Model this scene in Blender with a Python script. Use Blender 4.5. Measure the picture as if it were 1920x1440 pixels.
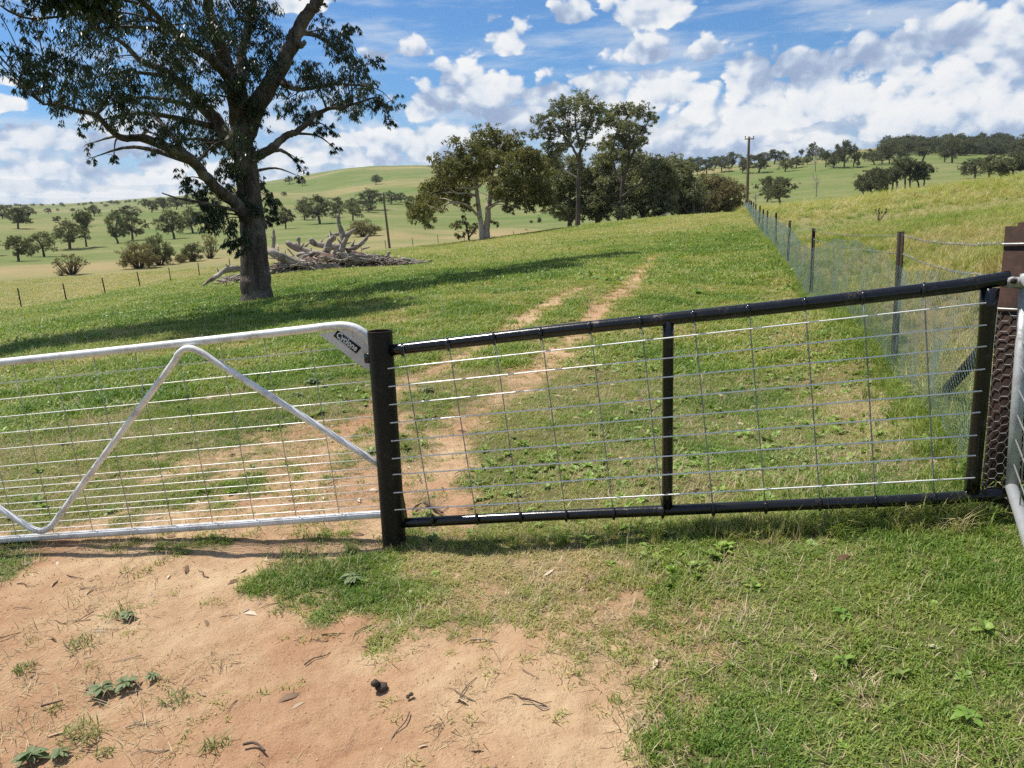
import bpy, bmesh, math, random
import numpy as np
from mathutils import Vector, Matrix

scene = bpy.context.scene
for o in list(bpy.data.objects):
    bpy.data.objects.remove(o)
COL = scene.collection
rng = np.random.default_rng(7)
random.seed(7)

# ------------------------------------------------------------------ camera
FPX = 1442.0                                   # focal length in pixels of the 1920 x 1440 photograph
ROLL = math.radians(2.0)
PITCH = math.atan(292 * math.cos(ROLL) / FPX)
CAMZ = 1.5
_F = np.array([0, math.cos(PITCH), -math.sin(PITCH)])
_U0 = np.array([0, math.sin(PITCH), math.cos(PITCH)])
_X = np.array([1.0, 0, 0])
_R = math.cos(ROLL) * _X - math.sin(ROLL) * _U0
_U = math.sin(ROLL) * _X + math.cos(ROLL) * _U0
cam_d = bpy.data.cameras.new('camera')
cam = bpy.data.objects.new('camera', cam_d)
COL.objects.link(cam)
cam_d.sensor_width = 36.0
cam_d.lens = FPX / 1920 * 36.0
cam_d.clip_start = 0.05
cam_d.clip_end = 40000
m = Matrix.Identity(4)
for i in range(3):
    m[i][0], m[i][1], m[i][2] = _R[i], _U[i], -_F[i]
m[2][3] = CAMZ
cam.matrix_world = m
scene.camera = cam
scene.render.resolution_x, scene.render.resolution_y = 1024, 768
scene.view_settings.view_transform = 'Standard'
scene.view_settings.look = 'None'
scene.view_settings.exposure = 0.38
scene.view_settings.gamma = 1.0
try:
    scene.cycles.max_bounces = 4
    scene.cycles.transparent_max_bounces = 8
    scene.cycles.volume_bounces = 0
    scene.cycles.use_denoising = False
    scene.cycles.use_adaptive_sampling = True
    scene.cycles.adaptive_threshold = 0.015
except Exception:
    pass

# ------------------------------------------------------------------ sun
SUN = np.array([-0.48, 0.24, 1.0]); SUN /= np.linalg.norm(SUN)
sun_d = bpy.data.lights.new('sun', 'SUN')
sun_d.energy = 5.0
sun_d.angle = math.radians(0.53)
sun_d.color = (1.0, 0.95, 0.87)
sun = bpy.data.objects.new('sun', sun_d)
COL.objects.link(sun)
sun.rotation_euler = Vector(SUN).to_track_quat('Z', 'Y').to_euler()
sun.location = (0, 0, 30)


class NT:
    """tiny helper round a node tree"""
    def __init__(s, tree):
        s.t = tree; s.n = tree.nodes; s.l = tree.links
    def add(s, typ, **kw):
        nd = s.n.new(typ)
        for k, v in kw.items():
            setattr(nd, k, v)
        return nd
    def put(s, sock, v):
        if isinstance(v, bpy.types.NodeSocket):
            s.l.new(v, sock)
        elif v is not None:
            sock.default_value = v
    def math(s, op, a, b=None, c=None, clamp=False):
        nd = s.add('ShaderNodeMath', operation=op, use_clamp=clamp)
        for i, v in enumerate((a, b, c)):
            if v is not None:
                s.put(nd.inputs[i], v)
        return nd.outputs[0]
    def vmath(s, op, a, b=None, c=None):
        nd = s.add('ShaderNodeVectorMath', operation=op)
        for i, v in enumerate((a, b, c)):
            if v is not None:
                s.put(nd.inputs[i], v)
        return nd.outputs['Value'] if op in ('LENGTH', 'DOT_PRODUCT', 'DISTANCE') else nd.outputs[0]
    def noise(s, vec, scale, detail=4, rough=0.55, lac=2.0, dist=0.0):
        nd = s.add('ShaderNodeTexNoise')
        s.put(nd.inputs['Vector'], vec)
        nd.inputs['Scale'].default_value = scale
        nd.inputs['Detail'].default_value = detail
        nd.inputs['Roughness'].default_value = rough
        nd.inputs['Lacunarity'].default_value = lac
        nd.inputs['Distortion'].default_value = dist
        return nd.outputs['Fac']
    def voronoi(s, vec, scale, feature='F1', smooth=0.5, rand=1.0):
        nd = s.add('ShaderNodeTexVoronoi', feature=feature)
        s.put(nd.inputs['Vector'], vec)
        nd.inputs['Scale'].default_value = scale
        nd.inputs['Randomness'].default_value = rand
        if feature == 'SMOOTH_F1':
            nd.inputs['Smoothness'].default_value = smooth
        return nd.outputs['Distance']
    def ramp(s, fac, stops, interp='LINEAR'):
        nd = s.add('ShaderNodeValToRGB')
        nd.color_ramp.interpolation = interp
        e = nd.color_ramp.elements
        while len(e) < len(stops):
            e.new(0.5)
        for el, (p, c) in zip(e, stops):
            el.position = p
            el.color = (c[0], c[1], c[2], 1) if hasattr(c, '__len__') else (c, c, c, 1)
        s.put(nd.inputs[0], fac)
        return nd.outputs['Color']
    def mix(s, fac, a, b, blend='MIX'):
        nd = s.add('ShaderNodeMix', data_type='RGBA', blend_type=blend)
        s.put(nd.inputs[0], fac)
        s.put(nd.inputs[6], a if isinstance(a, bpy.types.NodeSocket) else (a[0], a[1], a[2], 1))
        s.put(nd.inputs[7], b if isinstance(b, bpy.types.NodeSocket) else (b[0], b[1], b[2], 1))
        return nd.outputs[2]
    def smooth(s, v, lo, hi, a=0.0, b=1.0):
        nd = s.add('ShaderNodeMapRange', interpolation_type='SMOOTHSTEP')
        s.put(nd.inputs[0], v)
        s.put(nd.inputs[1], lo); s.put(nd.inputs[2], hi)
        s.put(nd.inputs[3], a); s.put(nd.inputs[4], b)
        return nd.outputs[0]


# ------------------------------------------------------------------ pixels, rays
def pray(px, py):
    return _F * FPX + _R * (px - 960) + _U * (720 - py)

def px_azel(px, py):
    d = pray(px, py)
    return math.atan2(d[0], d[1]), math.atan2(d[2], math.hypot(d[0], d[1]))

def at_r(px, py, r):
    """point on a pixel's ray at horizontal distance r (world)"""
    d = pray(px, py)
    d = d / math.hypot(d[0], d[1]) * r
    return np.array([d[0], d[1], d[2] + CAMZ])

def at_depth(px, py, dep):
    d = pray(px, py) / FPX * dep
    return np.array([d[0], d[1], d[2] + CAMZ])

# ------------------------------------------------------------------ sky with cumulus
world = bpy.data.worlds.new('World')
scene.world = world
world.use_nodes = True
W = NT(world.node_tree)
W.n.clear()

# cumulus heaps: px, py, half width px, half height px (photograph pixels turned into azimuth / elevation)
PUFFS = [(952, 86, 62, 42), (1072, 26, 44, 36), (1215, 22, 92, 46), (1208, 102, 72, 30), (1320, 104, 50, 30),
         (760, 92, 40, 26), (715, 104, 34, 14),
         (905, 172, 125, 48), (1010, 190, 120, 60), (820, 200, 105, 52), (1130, 178, 120, 50), (1000, 235, 170, 55),
         (800, 262, 130, 38), (900, 285, 150, 30), (690, 262, 80, 26), (640, 300, 130, 20),
         (1260, 185, 130, 60), (1400, 160, 130, 60), (1545, 135, 140, 62), (1680, 110, 120, 72), (1850, 75, 120, 80),
         (1800, 150, 150, 70), (1640, 190, 170, 55), (1480, 215, 180, 45), (1890, 195, 120, 50), (1720, 225, 160, 36),
         (1330, 258, 110, 26), (1460, 278, 110, 20), (1600, 258, 150, 16), (1800, 245, 120, 16), (1235, 285, 70, 22),
         (80, 258, 120, 32), (215, 268, 100, 34), (310, 305, 90, 24), (15, 195, 36, 20), (90, 325, 150, 18), (300, 338, 140, 16),
         (420, 318, 110, 20), (160, 366, 200, 8), (20, 150, 36, 22),
         (545, 10, 60, 22), (-160, 240, 120, 50), (2060, 130, 140, 90)]

grp = bpy.data.node_groups.new('cumulus', 'ShaderNodeTree')
grp.interface.new_socket('Vector', in_out='INPUT', socket_type='NodeSocketVector')
grp.interface.new_socket('Density', in_out='OUTPUT', socket_type='NodeSocketFloat')
G = NT(grp)
gi = G.add('NodeGroupInput'); go = G.add('NodeGroupOutput')
ae = gi.outputs[0]                              # (azimuth, elevation, 0)
sep0 = G.add('ShaderNodeSeparateXYZ'); G.put(sep0.inputs[0], ae)
acc = None
for (px, py, hw, hh) in PUFFS:
    a, e = px_azel(px, py)
    sx = FPX / hw; sy = FPX / hh
    cbn = G.add('ShaderNodeCombineXYZ')          # the running value rides along so the chain stays sequential
    G.put(cbn.inputs[0], sep0.outputs[0]); G.put(cbn.inputs[1], sep0.outputs[1])
    if acc is not None: G.put(cbn.inputs[2], acc)
    v = G.vmath('MULTIPLY_ADD', cbn.outputs[0], (sx, sy, 0), (-a * sx, -e * sy, 0))
    # flat base: the distance grows faster below the middle of a heap
    d = G.math('ADD', G.vmath('LENGTH', v), G.math('MAXIMUM', G.vmath('DOT_PRODUCT', v, (0, -1.8, 0)), 0.6))
    acc = d if acc is None else G.math('SMOOTH_MIN', acc, d, 0.35)
acc = G.math('SUBTRACT', 1.6, acc)
# outside the heaps placed above the sky carries on with heaps of the same size
def noise2(T, vec, scale, detail, rough):
    nd = T.add('ShaderNodeTexNoise', noise_dimensions='2D')
    T.put(nd.inputs['Vector'], vec)
    nd.inputs['Scale'].default_value = scale; nd.inputs['Detail'].default_value = detail; nd.inputs['Roughness'].default_value = rough
    return nd.outputs['Fac']
def vor2(T, vec, scale):
    nd = T.add('ShaderNodeTexVoronoi', feature='F1', voronoi_dimensions='2D')
    T.put(nd.inputs['Vector'], vec)
    nd.inputs['Scale'].default_value = scale
    return nd.outputs['Distance']
away = noise2(G, G.vmath('MULTIPLY', ae, (3.2, 9.0, 0)), 1.0, 1, 0.5)
off = G.smooth(G.math('ABSOLUTE', sep0.outputs[0]), 0.72, 1.1)
off2 = G.smooth(sep0.outputs[1], 0.36, 0.6)
offm = G.math('MAXIMUM', off, off2)
gen = G.math('MULTIPLY_ADD', away, 3.2, -1.75)
gen = G.math('MULTIPLY_ADD', G.math('SUBTRACT', 1.0, offm), -3.0, gen)
acc = G.math('MAXIMUM', G.math('MAXIMUM', acc, -0.8), gen)
G.put(go.inputs[0], acc)

g2 = bpy.data.node_groups.new('cumulus_billow', 'ShaderNodeTree')
g2.interface.new_socket('Vector', in_out='INPUT', socket_type='NodeSocketVector')
g2.interface.new_socket('Density', in_out='OUTPUT', socket_type='NodeSocketFloat')
H = NT(g2)
hi_ = H.add('NodeGroupInput'); ho = H.add('NodeGroupOutput')
warp = H.vmath('MULTIPLY', hi_.outputs[0], (1.0, 1.3, 0))
n2 = noise2(H, warp, 13.0, 7, 0.55)
wv = H.vmath('MULTIPLY_ADD', H.vmath('SUBTRACT', n2, (0.5, 0.5, 0)), (0.05, 0.05, 0), warp)
v1 = vor2(H, wv, 24.0)
v3 = vor2(H, wv, 62.0)
d = H.math('MULTIPLY', H.math('SUBTRACT', n2, 0.5), 1.9)
d = H.math('MULTIPLY_ADD', H.math('SUBTRACT', 0.36, v1), 0.95, d)
d = H.math('MULTIPLY_ADD', H.math('SUBTRACT', 0.36, v3), 0.48, d)
H.put(ho.inputs[0], d)

tc = W.add('ShaderNodeTexCoord')
vdir = W.vmath('NORMALIZE', tc.outputs['Generated'])
sp = W.add('ShaderNodeSeparateXYZ'); W.put(sp.inputs[0], vdir)
az = W.math('ARCTAN2', sp.outputs[0], sp.outputs[1])
el = W.math('ARCSINE', sp.outputs[2])
cb = W.add('ShaderNodeCombineXYZ'); W.put(cb.inputs[0], az); W.put(cb.inputs[1], el)
def dens(g_, vec):
    g = W.add('ShaderNodeGroup'); g.node_tree = g_
    W.put(g.inputs[0], vec)
    return g.outputs[0]
aev = cb.outputs[0]
L0 = dens(grp, aev)
b0 = dens(g2, aev)
b1 = dens(g2, W.vmath('ADD', aev, (-0.006, 0.016, 0)))
lowv = W.vmath('MULTIPLY', aev, (1.0, 2.0, 0))
q0 = noise2(W, lowv, 7.0, 2, 0.5)
q1 = noise2(W, W.vmath('ADD', lowv, (-0.012, 0.09, 0)), 7.0, 2, 0.5)
d0 = W.math('ADD', L0, b0)
cover = W.smooth(d0, -0.02, 0.30)
lit = W.math('MULTIPLY', W.math('SUBTRACT', b0, b1), 0.55)
lit = W.math('ADD', lit, W.math('MULTIPLY', W.math('SUBTRACT', q0, q1), 1.15))
lit = W.smooth(lit, -0.52, 0.40)
thick = W.smooth(d0, 0.35, 1.5)
lit = W.math('MULTIPLY_ADD', thick, -0.18, lit, clamp=True)
ccol = W.ramp(lit, [(0.0, (0.34, 0.44, 0.64)), (0.35, (0.53, 0.63, 0.80)), (0.65, (0.80, 0.855, 0.93)), (1.0, (1, 1, 1))])
ccol = W.mix(1.0, ccol, (12.0, 12.0, 12.0), 'MULTIPLY')
# high thin streaks
st = W.vmath('MULTIPLY', cb.outputs[0], (2.2, 13.0, 0))
rotn = W.add('ShaderNodeVectorRotate', rotation_type='Z_AXIS'); W.put(rotn.inputs['Vector'], st); rotn.inputs['Angle'].default_value = 0.25
cir = noise2(W, rotn.outputs[0], 2.0, 5, 0.6)
cir = W.math('MULTIPLY', W.smooth(cir, 0.44, 0.74), 0.62)

sky = W.add('ShaderNodeTexSky', sky_type='NISHITA')
sky.sun_disc = False
sky.sun_elevation = math.asin(SUN[2])
sky.sun_rotation = math.atan2(SUN[0], SUN[1])
sky.altitude = 300
sky.air_density = 1.15
sky.dust_density = 0.25
sky.ozone_density = 3.0
skyc = W.mix(1.0, sky.outputs[0], (0.62, 1.06, 1.48), 'MULTIPLY')
skyc = W.mix(W.smooth(el, 0.16, 0.0, 0.0, 0.55), skyc, (8.6, 10.0, 11.8))
c = W.mix(cir, skyc, (9.0, 9.8, 10.8))
# soft bank of cloud low down, higher towards the right
_e0 = px_azel(100, 225); _e1 = px_azel(1850, 30)
_k = (_e1[1] - _e0[1]) / (_e1[0] - _e0[0])
topl = W.math('MULTIPLY_ADD', W.math('MINIMUM', W.math('MAXIMUM', az, -0.9), 0.75), _k, _e0[1] - _k * _e0[0])
bk_ = W.math('SUBTRACT', topl, el)
bk_ = W.math('MULTIPLY_ADD', b0, 0.055, bk_)
bank = W.math('MULTIPLY', W.smooth(bk_, -0.03, 0.05), W.smooth(W.math('MULTIPLY_ADD', q0, 1.0, W.math('MULTIPLY', b0, 0.25)), 0.22, 0.55, 0.15, 0.92))
blit = W.smooth(W.math('ADD', W.math('MULTIPLY', W.math('SUBTRACT', b0, b1), 0.75), W.math('MULTIPLY', W.math('SUBTRACT', q0, q1), 1.3)), -0.48, 0.46)
bcol = W.ramp(blit, [(0.0, (0.42, 0.54, 0.76)), (0.5, (0.64, 0.74, 0.89)), (1.0, (0.97, 0.98, 1.0))])
bcol = W.mix(1.0, bcol, (11.0, 11.0, 11.0), 'MULTIPLY')
c = W.mix(bank, c, bcol)
c = W.mix(cover, c, ccol)
bg = W.add('ShaderNodeBackground'); bg.inputs['Strength'].default_value = 0.06
W.put(bg.inputs['Color'], c)
world.cycles.sampling_method = 'NONE'
wo = W.add('ShaderNodeOutputWorld'); W.put(wo.inputs['Surface'], bg.outputs[0])

# ------------------------------------------------------------------ noise in numpy
def _hash(ix, iy, seed):
    n = (ix.astype(np.int64) * 374761393 + iy.astype(np.int64) * 668265263 + seed * 144665) & 0x7fffffff
    n = ((n ^ (n >> 13)) * 1274126177) & 0x7fffffff
    return ((n ^ (n >> 16)) & 0xffff) / 65535.0

def vnoise(x, y, seed=0):
    ix = np.floor(x); iy = np.floor(y)
    fx = x - ix; fy = y - iy
    fx = fx * fx * (3 - 2 * fx); fy = fy * fy * (3 - 2 * fy)
    a = _hash(ix, iy, seed); b = _hash(ix + 1, iy, seed)
    c = _hash(ix, iy + 1, seed); d = _hash(ix + 1, iy + 1, seed)
    return (a * (1 - fx) + b * fx) * (1 - fy) + (c * (1 - fx) + d * fx) * fy

def fbm(x, y, seed=0, oct=4):
    s = 0; a = 0.5; t = 0
    for i in range(oct):
        s = s + a * vnoise(x * 2 ** i + 13.7 * i, y * 2 ** i - 7.1 * i, seed + i); t += a; a *= 0.5
    return s / t

def sstep(x, lo, hi):
    t = np.clip((x - lo) / (hi - lo), 0, 1)
    return t * t * (3 - 2 * t)

# ------------------------------------------------------------------ the lie of the land
CTRL = []
def cp(px, py, r): CTRL.append(at_r(px, py, r))
def cx(x, y, z): CTRL.append(np.array([x, y, z + CAMZ], float))
def ca(px, r, z):                               # azimuth of a pixel column, distance, height relative to the eye
    a, _ = px_azel(px, 500)
    cx(r * math.sin(a), r * math.cos(a), z)
# round the gate
cp(738, 1018, 3.56); cp(1850, 962, 3.40); cp(1250, 985, 3.30); cp(0, 1048, 4.55); cp(330, 1035, 4.0)
cx(0, 0, -1.5); cx(1.5, 1.0, -1.24); cx(-2, 1, -1.73); cx(0, -3, -1.5); cx(-3, -3, -1.95); cx(3, -3, -1.05); cx(2.6, 1.0, -1.05)
cp(1688, 705, 6.97); cp(1533, 557, 14.2); cp(1420, 440, 33); cp(1396, 400, 62)
cp(1170, 540, 14); cp(1000, 495, 25); cp(860, 760, 6.0); cp(482, 568, 22.6); cp(640, 540, 24); cp(0, 690, 12.5); cp(250, 610, 18)
# left boundary fence and the land beyond it
cp(40, 577, 55); cp(125, 564, 58); cp(262, 537, 67); cp(322, 527, 72); cp(375, 517, 77)
cp(560, 508, 36); cp(780, 494, 37); cp(731, 466, 105); cp(820, 454, 125)
cp(905, 450, 75); cp(960, 444, 95); cp(1080, 428, 92); cp(1200, 417, 95); cp(1300, 408, 90); cp(1360, 402, 80)
ca(1300, 125, -0.9); ca(1380, 120, -1.2); ca(1080, 140, -2.2); ca(940, 150, -1.5); ca(820, 175, -1.6)
cp(940, 432, 190); cp(760, 440, 170); cp(760, 425, 210); cp(620, 450, 160)
cp(128, 512, 100); cp(270, 502, 100); cp(300, 484, 130); cp(20, 508, 110); cp(400, 480, 120); cp(560, 470, 130)
cp(140, 468, 200); cp(0, 470, 200); cp(320, 445, 230); cp(300, 420, 330); cp(60, 430, 300); cp(480, 425, 260); cp(620, 415, 290)
cp(0, 405, 800); cp(200, 398, 900); cp(90, 385, 2300); cp(-150, 386, 2500); cp(280, 376, 2300); cp(420, 375, 2200)
cp(330, 385, 640); cp(450, 355, 760)
# the green hill
cp(560, 350, 760); cp(640, 319, 900); cp(780, 310, 950); cp(900, 312, 950); cp(720, 390, 430); cp(800, 400, 380); cp(960, 400, 380)
cp(1040, 318, 900); cp(1150, 325, 800)
cp(620, 370, 600)
ca(700, 1900, 70); ca(900, 1900, 70); ca(560, 1900, 95)
ca(800, 6000, 120); ca(300, 6000, 180); ca(-100, 6000, 190); ca(1500, 6000, 130); ca(1900, 6000, 150)
# the field right of the fence and the hill behind
cp(1905, 520, 8.5); cp(1800, 470, 15); cp(1650, 460, 20); cp(1920, 400, 24); cp(1750, 400, 36); cp(1550, 420, 36)
cp(1920, 341, 62); cp(1700, 366, 72); cp(1520, 392, 78); cp(1440, 398, 74)
ca(1920, 110, 2.6); ca(1700, 120, 2.0); ca(1500, 120, 0.4)
cp(1460, 386, 195); cp(1690, 358, 215); cp(1850, 338, 230); cp(1530, 368, 230); cp(1920, 336, 230); cp(1400, 378, 230); cp(1600, 340, 320)
cp(1340, 345, 420); cp(1450, 325, 470); cp(1560, 300, 560); cp(1680, 300, 560); cp(1800, 297, 600); cp(1920, 300, 600)
cp(1660, 285, 750); cp(1800, 279, 850); cp(1920, 276, 850); cp(1300, 322, 560); cp(1450, 305, 620)
ca(1400, 1500, 70); ca(1700, 1700, 110); ca(1950, 1700, 110)
# out of the frame
for a_, lst in {80: [(6, -0.9), (30, 0.2), (120, 4), (600, 25), (2500, 110), (7000, 160)],
                125: [(6, -1.1), (30, -0.3), (150, 2), (900, 20), (7000, 120)],
                180: [(12, -1.4), (60, -1.5), (300, -2), (1500, 15), (7000, 120)],
                235: [(8, -2.1), (40, -3.6), (200, -6), (1200, 20), (7000, 130)],
                285: [(8, -2.3), (40, -4.6), (200, -4), (900, 20), (2500, 110), (7000, 180)]}.items():
    for r_, z_ in lst:
        cx(r_ * math.sin(math.radians(a_)), r_ * math.cos(math.radians(a_)), z_)
CTRL = np.array(CTRL)

def _warp(x, y):
    r = np.hypot(x, y) + 1e-9
    k = np.log1p(r / 4.0) / r
    return x * k, y * k, r

_qx, _qy, _qr = _warp(CTRL[:, 0], CTRL[:, 1])
_val = (CTRL[:, 2] - CAMZ) / (_qr + 6.0)
def _phi(d2):
    return 0.5 * d2 * np.log(d2 + 1e-12)
_n = len(CTRL)
_A = np.zeros((_n + 3, _n + 3))
_A[:_n, :_n] = _phi((_qx[:, None] - _qx[None]) ** 2 + (_qy[:, None] - _qy[None]) ** 2) + np.eye(_n) * 4e-4
_A[:_n, _n] = 1; _A[:_n, _n + 1] = _qx; _A[:_n, _n + 2] = _qy
_A[_n:, :_n] = _A[:_n, _n:].T
_w = np.linalg.solve(_A, np.concatenate([_val, [0, 0, 0]]))

def height0(x, y):
    x = np.atleast_1d(np.asarray(x, float)); y = np.atleast_1d(np.asarray(y, float))
    out = np.empty(x.shape)
    xf, yf, of = x.ravel(), y.ravel(), out.ravel()
    for i in range(0, len(xf), 40000):
        qx, qy, r = _warp(xf[i:i + 40000], yf[i:i + 40000])
        v = _phi((qx[:, None] - _qx[None]) ** 2 + (qy[:, None] - _qy[None]) ** 2) @ _w[:_n]
        v += _w[_n] + _w[_n + 1] * qx + _w[_n + 2] * qy
        of[i:i + 40000] = v * (r + 6.0) + CAMZ
    return of.reshape(x.shape)

def relief(x, y):
    r = np.hypot(x, y)
    near = np.exp(-r / 14.0)
    b = (fbm(x * 1.3, y * 1.3, 11) - 0.5) * 0.05 * near + (fbm(x * 5.0, y * 5.0, 15, 3) - 0.5) * 0.020 * np.exp(-r / 9.0)
    fine = np.exp(-r / 5.0)
    b += (fbm(x * 13.0, y * 13.0, 16, 3) - 0.5) * 0.022 * fine + (fbm(x * 34.0, y * 34.0, 17, 2) - 0.5) * 0.009 * fine
    b -= sstep(fbm(x * 4.2, y * 4.2, 18, 2), 0.60, 0.70) * 0.012 * np.exp(-r / 6.0)
    b += (fbm(x * 0.25, y * 0.25, 12, 3) - 0.5) * 0.16 * sstep(r, 5, 20)
    b += (fbm(x * 0.02, y * 0.02, 13, 4) - 0.5) * 3.0 * sstep(r, 90, 260)
    b += (fbm(x * 0.004, y * 0.004, 14, 4) - 0.5) * 14.0 * sstep(r, 300, 900)
    return b

def height(x, y):
    return height0(x, y) + relief(np.atleast_1d(np.asarray(x, float)), np.atleast_1d(np.asarray(y, float)))

def hz(x, y):
    return float(height([x], [y])[0])

def hit(pxs, pys, rmin=1.2, rmax=7000, steps=420):
    """first crossing of pixel rays with the land, vectorised; returns Nx3 and horizontal distance (nan = sky)"""
    pxs = np.atleast_1d(np.asarray(pxs, float)); pys = np.atleast_1d(np.asarray(pys, float))
    D = _F[None] * FPX + _R[None] * (pxs[:, None] - 960) + _U[None] * (720 - pys[:, None])
    D = D / np.hypot(D[:, 0], D[:, 1])[:, None]
    rs = np.geomspace(rmin, rmax, steps)
    res = np.full(len(pxs), np.nan)
    X = D[:, 0:1] * rs; Y = D[:, 1:2] * rs
    g = (D[:, 2:3] * rs + CAMZ) - height(X, Y)
    for i in range(len(pxs)):
        k = np.where(g[i] < 0)[0]
        if len(k) and k[0] > 0:
            j = k[0]; a, b = g[i, j - 1], g[i, j]
            res[i] = rs[j - 1] + (rs[j] - rs[j - 1]) * a / (a - b)
        elif len(k):
            res[i] = rs[0]
    P = np.stack([D[:, 0] * res, D[:, 1] * res, D[:, 2] * res + CAMZ], 1)
    return P, res

# ------------------------------------------------------------------ mesh helpers
class MB:
    def __init__(s): s.v = []; s.f = []; s.n = 0
    def add(s, v, f):
        v = np.asarray(v, float).reshape(-1, 3)
        s.v.append(v)
        k = s.n
        s.f.extend([tuple(i + k for i in q) for q in f])
        s.n += len(v)
        return s
    def tube(s, pts, rad, seg=8, cap=True, rough=0.0, seed=0, oval=1.0):
        pts = np.asarray(pts, float); n = len(pts)
        rad = np.broadcast_to(np.asarray(rad, float), (n,)).copy()
        tan = np.gradient(pts, axis=0)
        tan /= np.linalg.norm(tan, axis=1)[:, None] + 1e-12
        ref = np.array([0, 0, 1.0]) if abs(tan[0][2]) < 0.9 else np.array([1.0, 0, 0])
        u = np.cross(tan[0], ref); u /= np.linalg.norm(u)
        V = []
        rr = np.random.default_rng(seed)
        ang = np.linspace(0, 2 * np.pi, seg, endpoint=False)
        ph = rr.uniform(0, 6.28, 4)
        for i in range(n):
            u = u - tan[i] * np.dot(u, tan[i]); u /= np.linalg.norm(u) + 1e-12
            w = np.cross(tan[i], u)
            q = np.full(seg, rad[i])
            if rough:
                t = i * 0.55
                q = q * (1 + rough * (np.sin(2 * ang + ph[0] + t) * 0.5 + np.sin(3 * ang + ph[1] - 0.7 * t) * 0.4 + np.sin(5 * ang + ph[2] + 0.3 * t) * 0.35 + rr.normal(0, 0.25, seg)))
            V.append(pts[i] + np.outer(np.cos(ang) * q, u) + np.outer(np.sin(ang) * q * oval, w))
        F = []
        for i in range(n - 1):
            for j in range(seg):
                a = i * seg + j; b = i * seg + (j + 1) % seg
                F.append((a, b, b + seg, a + seg))
        if cap:
            F.append(tuple(range(seg - 1, -1, -1)))
            F.append(tuple((n - 1) * seg + j for j in range(seg)))
        return s.add(np.concatenate(V), F)
    def bar(s, a, b, r, seg=6, **k):
        return s.tube([a, b], r, seg, **k)
    def box(s, c, sx, sy, sz, ax=None):
        """box centred at c; ax = 3 row vectors"""
        ax = np.eye(3) if ax is None else np.asarray(ax, float)
        V = []
        for dx in (-1, 1):
            for dy in (-1, 1):
                for dz in (-1, 1):
                    V.append(np.asarray(c, float) + ax[0] * dx * sx / 2 + ax[1] * dy * sy / 2 + ax[2] * dz * sz / 2)
        return s.add(V, [(0, 1, 3, 2), (4, 6, 7, 5), (0, 4, 5, 1), (2, 3, 7, 6), (0, 2, 6, 4), (1, 5, 7, 3)])
    def prism(s, poly2, ax0, ax1, nrm, o, t):
        """extrude a 2-D outline (in ax0, ax1 from o) by thickness t along nrm"""
        o = np.asarray(o, float); P = [o + ax0 * a + ax1 * b for a, b in poly2]
        n = len(P)
        V = [p - nrm * t / 2 for p in P] + [p + nrm * t / 2 for p in P]
        F = [tuple(range(n - 1, -1, -1)), tuple(range(n, 2 * n))] + [(i, (i + 1) % n, n + (i + 1) % n, n + i) for i in range(n)]
        return s.add(V, F)
    def mesh(s, name, base=(0, 0, 0), smooth=True):
        me = bpy.data.meshes.new(name)
        V = (np.concatenate(s.v) if s.v else np.zeros((0, 3))) - np.asarray(base, float)
        if s.f and all(len(q) == len(s.f[0]) for q in s.f):
            F = np.array(s.f, dtype=np.int32); k = F.shape[1]
            me.vertices.add(len(V)); me.vertices.foreach_set('co', V.astype(np.float32).ravel())
            me.loops.add(F.size); me.loops.foreach_set('vertex_index', F.ravel())
            me.polygons.add(len(F)); me.polygons.foreach_set('loop_start', np.arange(0, F.size, k, dtype=np.int32))
            me.update(calc_edges=True)
        else:
            me.from_pydata([tuple(p) for p in V], [], s.f); me.update()
        if smooth and len(me.polygons):
            me.polygons.foreach_set('use_smooth', np.ones(len(me.polygons), bool))
        return me

def quads_mesh(name, V, base=(0, 0, 0), k=4, smooth=False):
    """mesh of separate k-gons, V is (n, k, 3)"""
    V = np.asarray(V, float) - np.asarray(base, float)
    n = len(V)
    me = bpy.data.meshes.new(name)
    me.vertices.add(n * k); me.vertices.foreach_set('co', V.astype(np.float32).ravel())
    me.loops.add(n * k); me.loops.foreach_set('vertex_index', np.arange(n * k, dtype=np.int32))
    me.polygons.add(n); me.polygons.foreach_set('loop_start', np.arange(0, n * k, k, dtype=np.int32))
    me.update(calc_edges=True)
    return me

def tag(o, label=None, cat=None, group=None, kind=None):
    if label: o['label'] = label
    if cat: o['category'] = cat
    if group: o['group'] = group
    if kind: o['kind'] = kind
    return o

def link(name, me, mat, parent=None, loc=None):
    o = bpy.data.objects.new(name, me)
    COL.objects.link(o)
    if mat is not None and not me.materials:
        me.materials.append(mat)
    if parent is not None: o.parent = parent
    if loc is not None: o.location = loc
    return o

def empty(name, loc):
    o = bpy.data.objects.new(name, None)
    o.empty_display_size = 0.1
    o.location = loc
    COL.objects.link(o)
    return o

def spline(pts, n):
    """Catmull-Rom through pts (any dimension), n samples"""
    P = np.asarray(pts, float)
    if len(P) == 2:
        t = np.linspace(0, 1, n)[:, None]
        return P[0] * (1 - t) + P[1] * t
    Q = np.vstack([2 * P[0] - P[1], P, 2 * P[-1] - P[-2]])
    out = []
    for s in np.linspace(0, len(P) - 1 - 1e-6, n):
        i = int(s); t = s - i
        a, b, c, d = Q[i], Q[i + 1], Q[i + 2], Q[i + 3]
        out.append(0.5 * (2 * b + (c - a) * t + (2 * a - 5 * b + 4 * c - d) * t * t + (3 * b - a - 3 * c + d) * t ** 3))
    return np.array(out)

# ------------------------------------------------------------------ materials
def mat(name):
    m = bpy.data.materials.new(name)
    m.use_nodes = True
    nt = NT(m.node_tree)
    nt.n.clear()
    out = nt.add('ShaderNodeOutputMaterial')
    return m, nt, out

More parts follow.
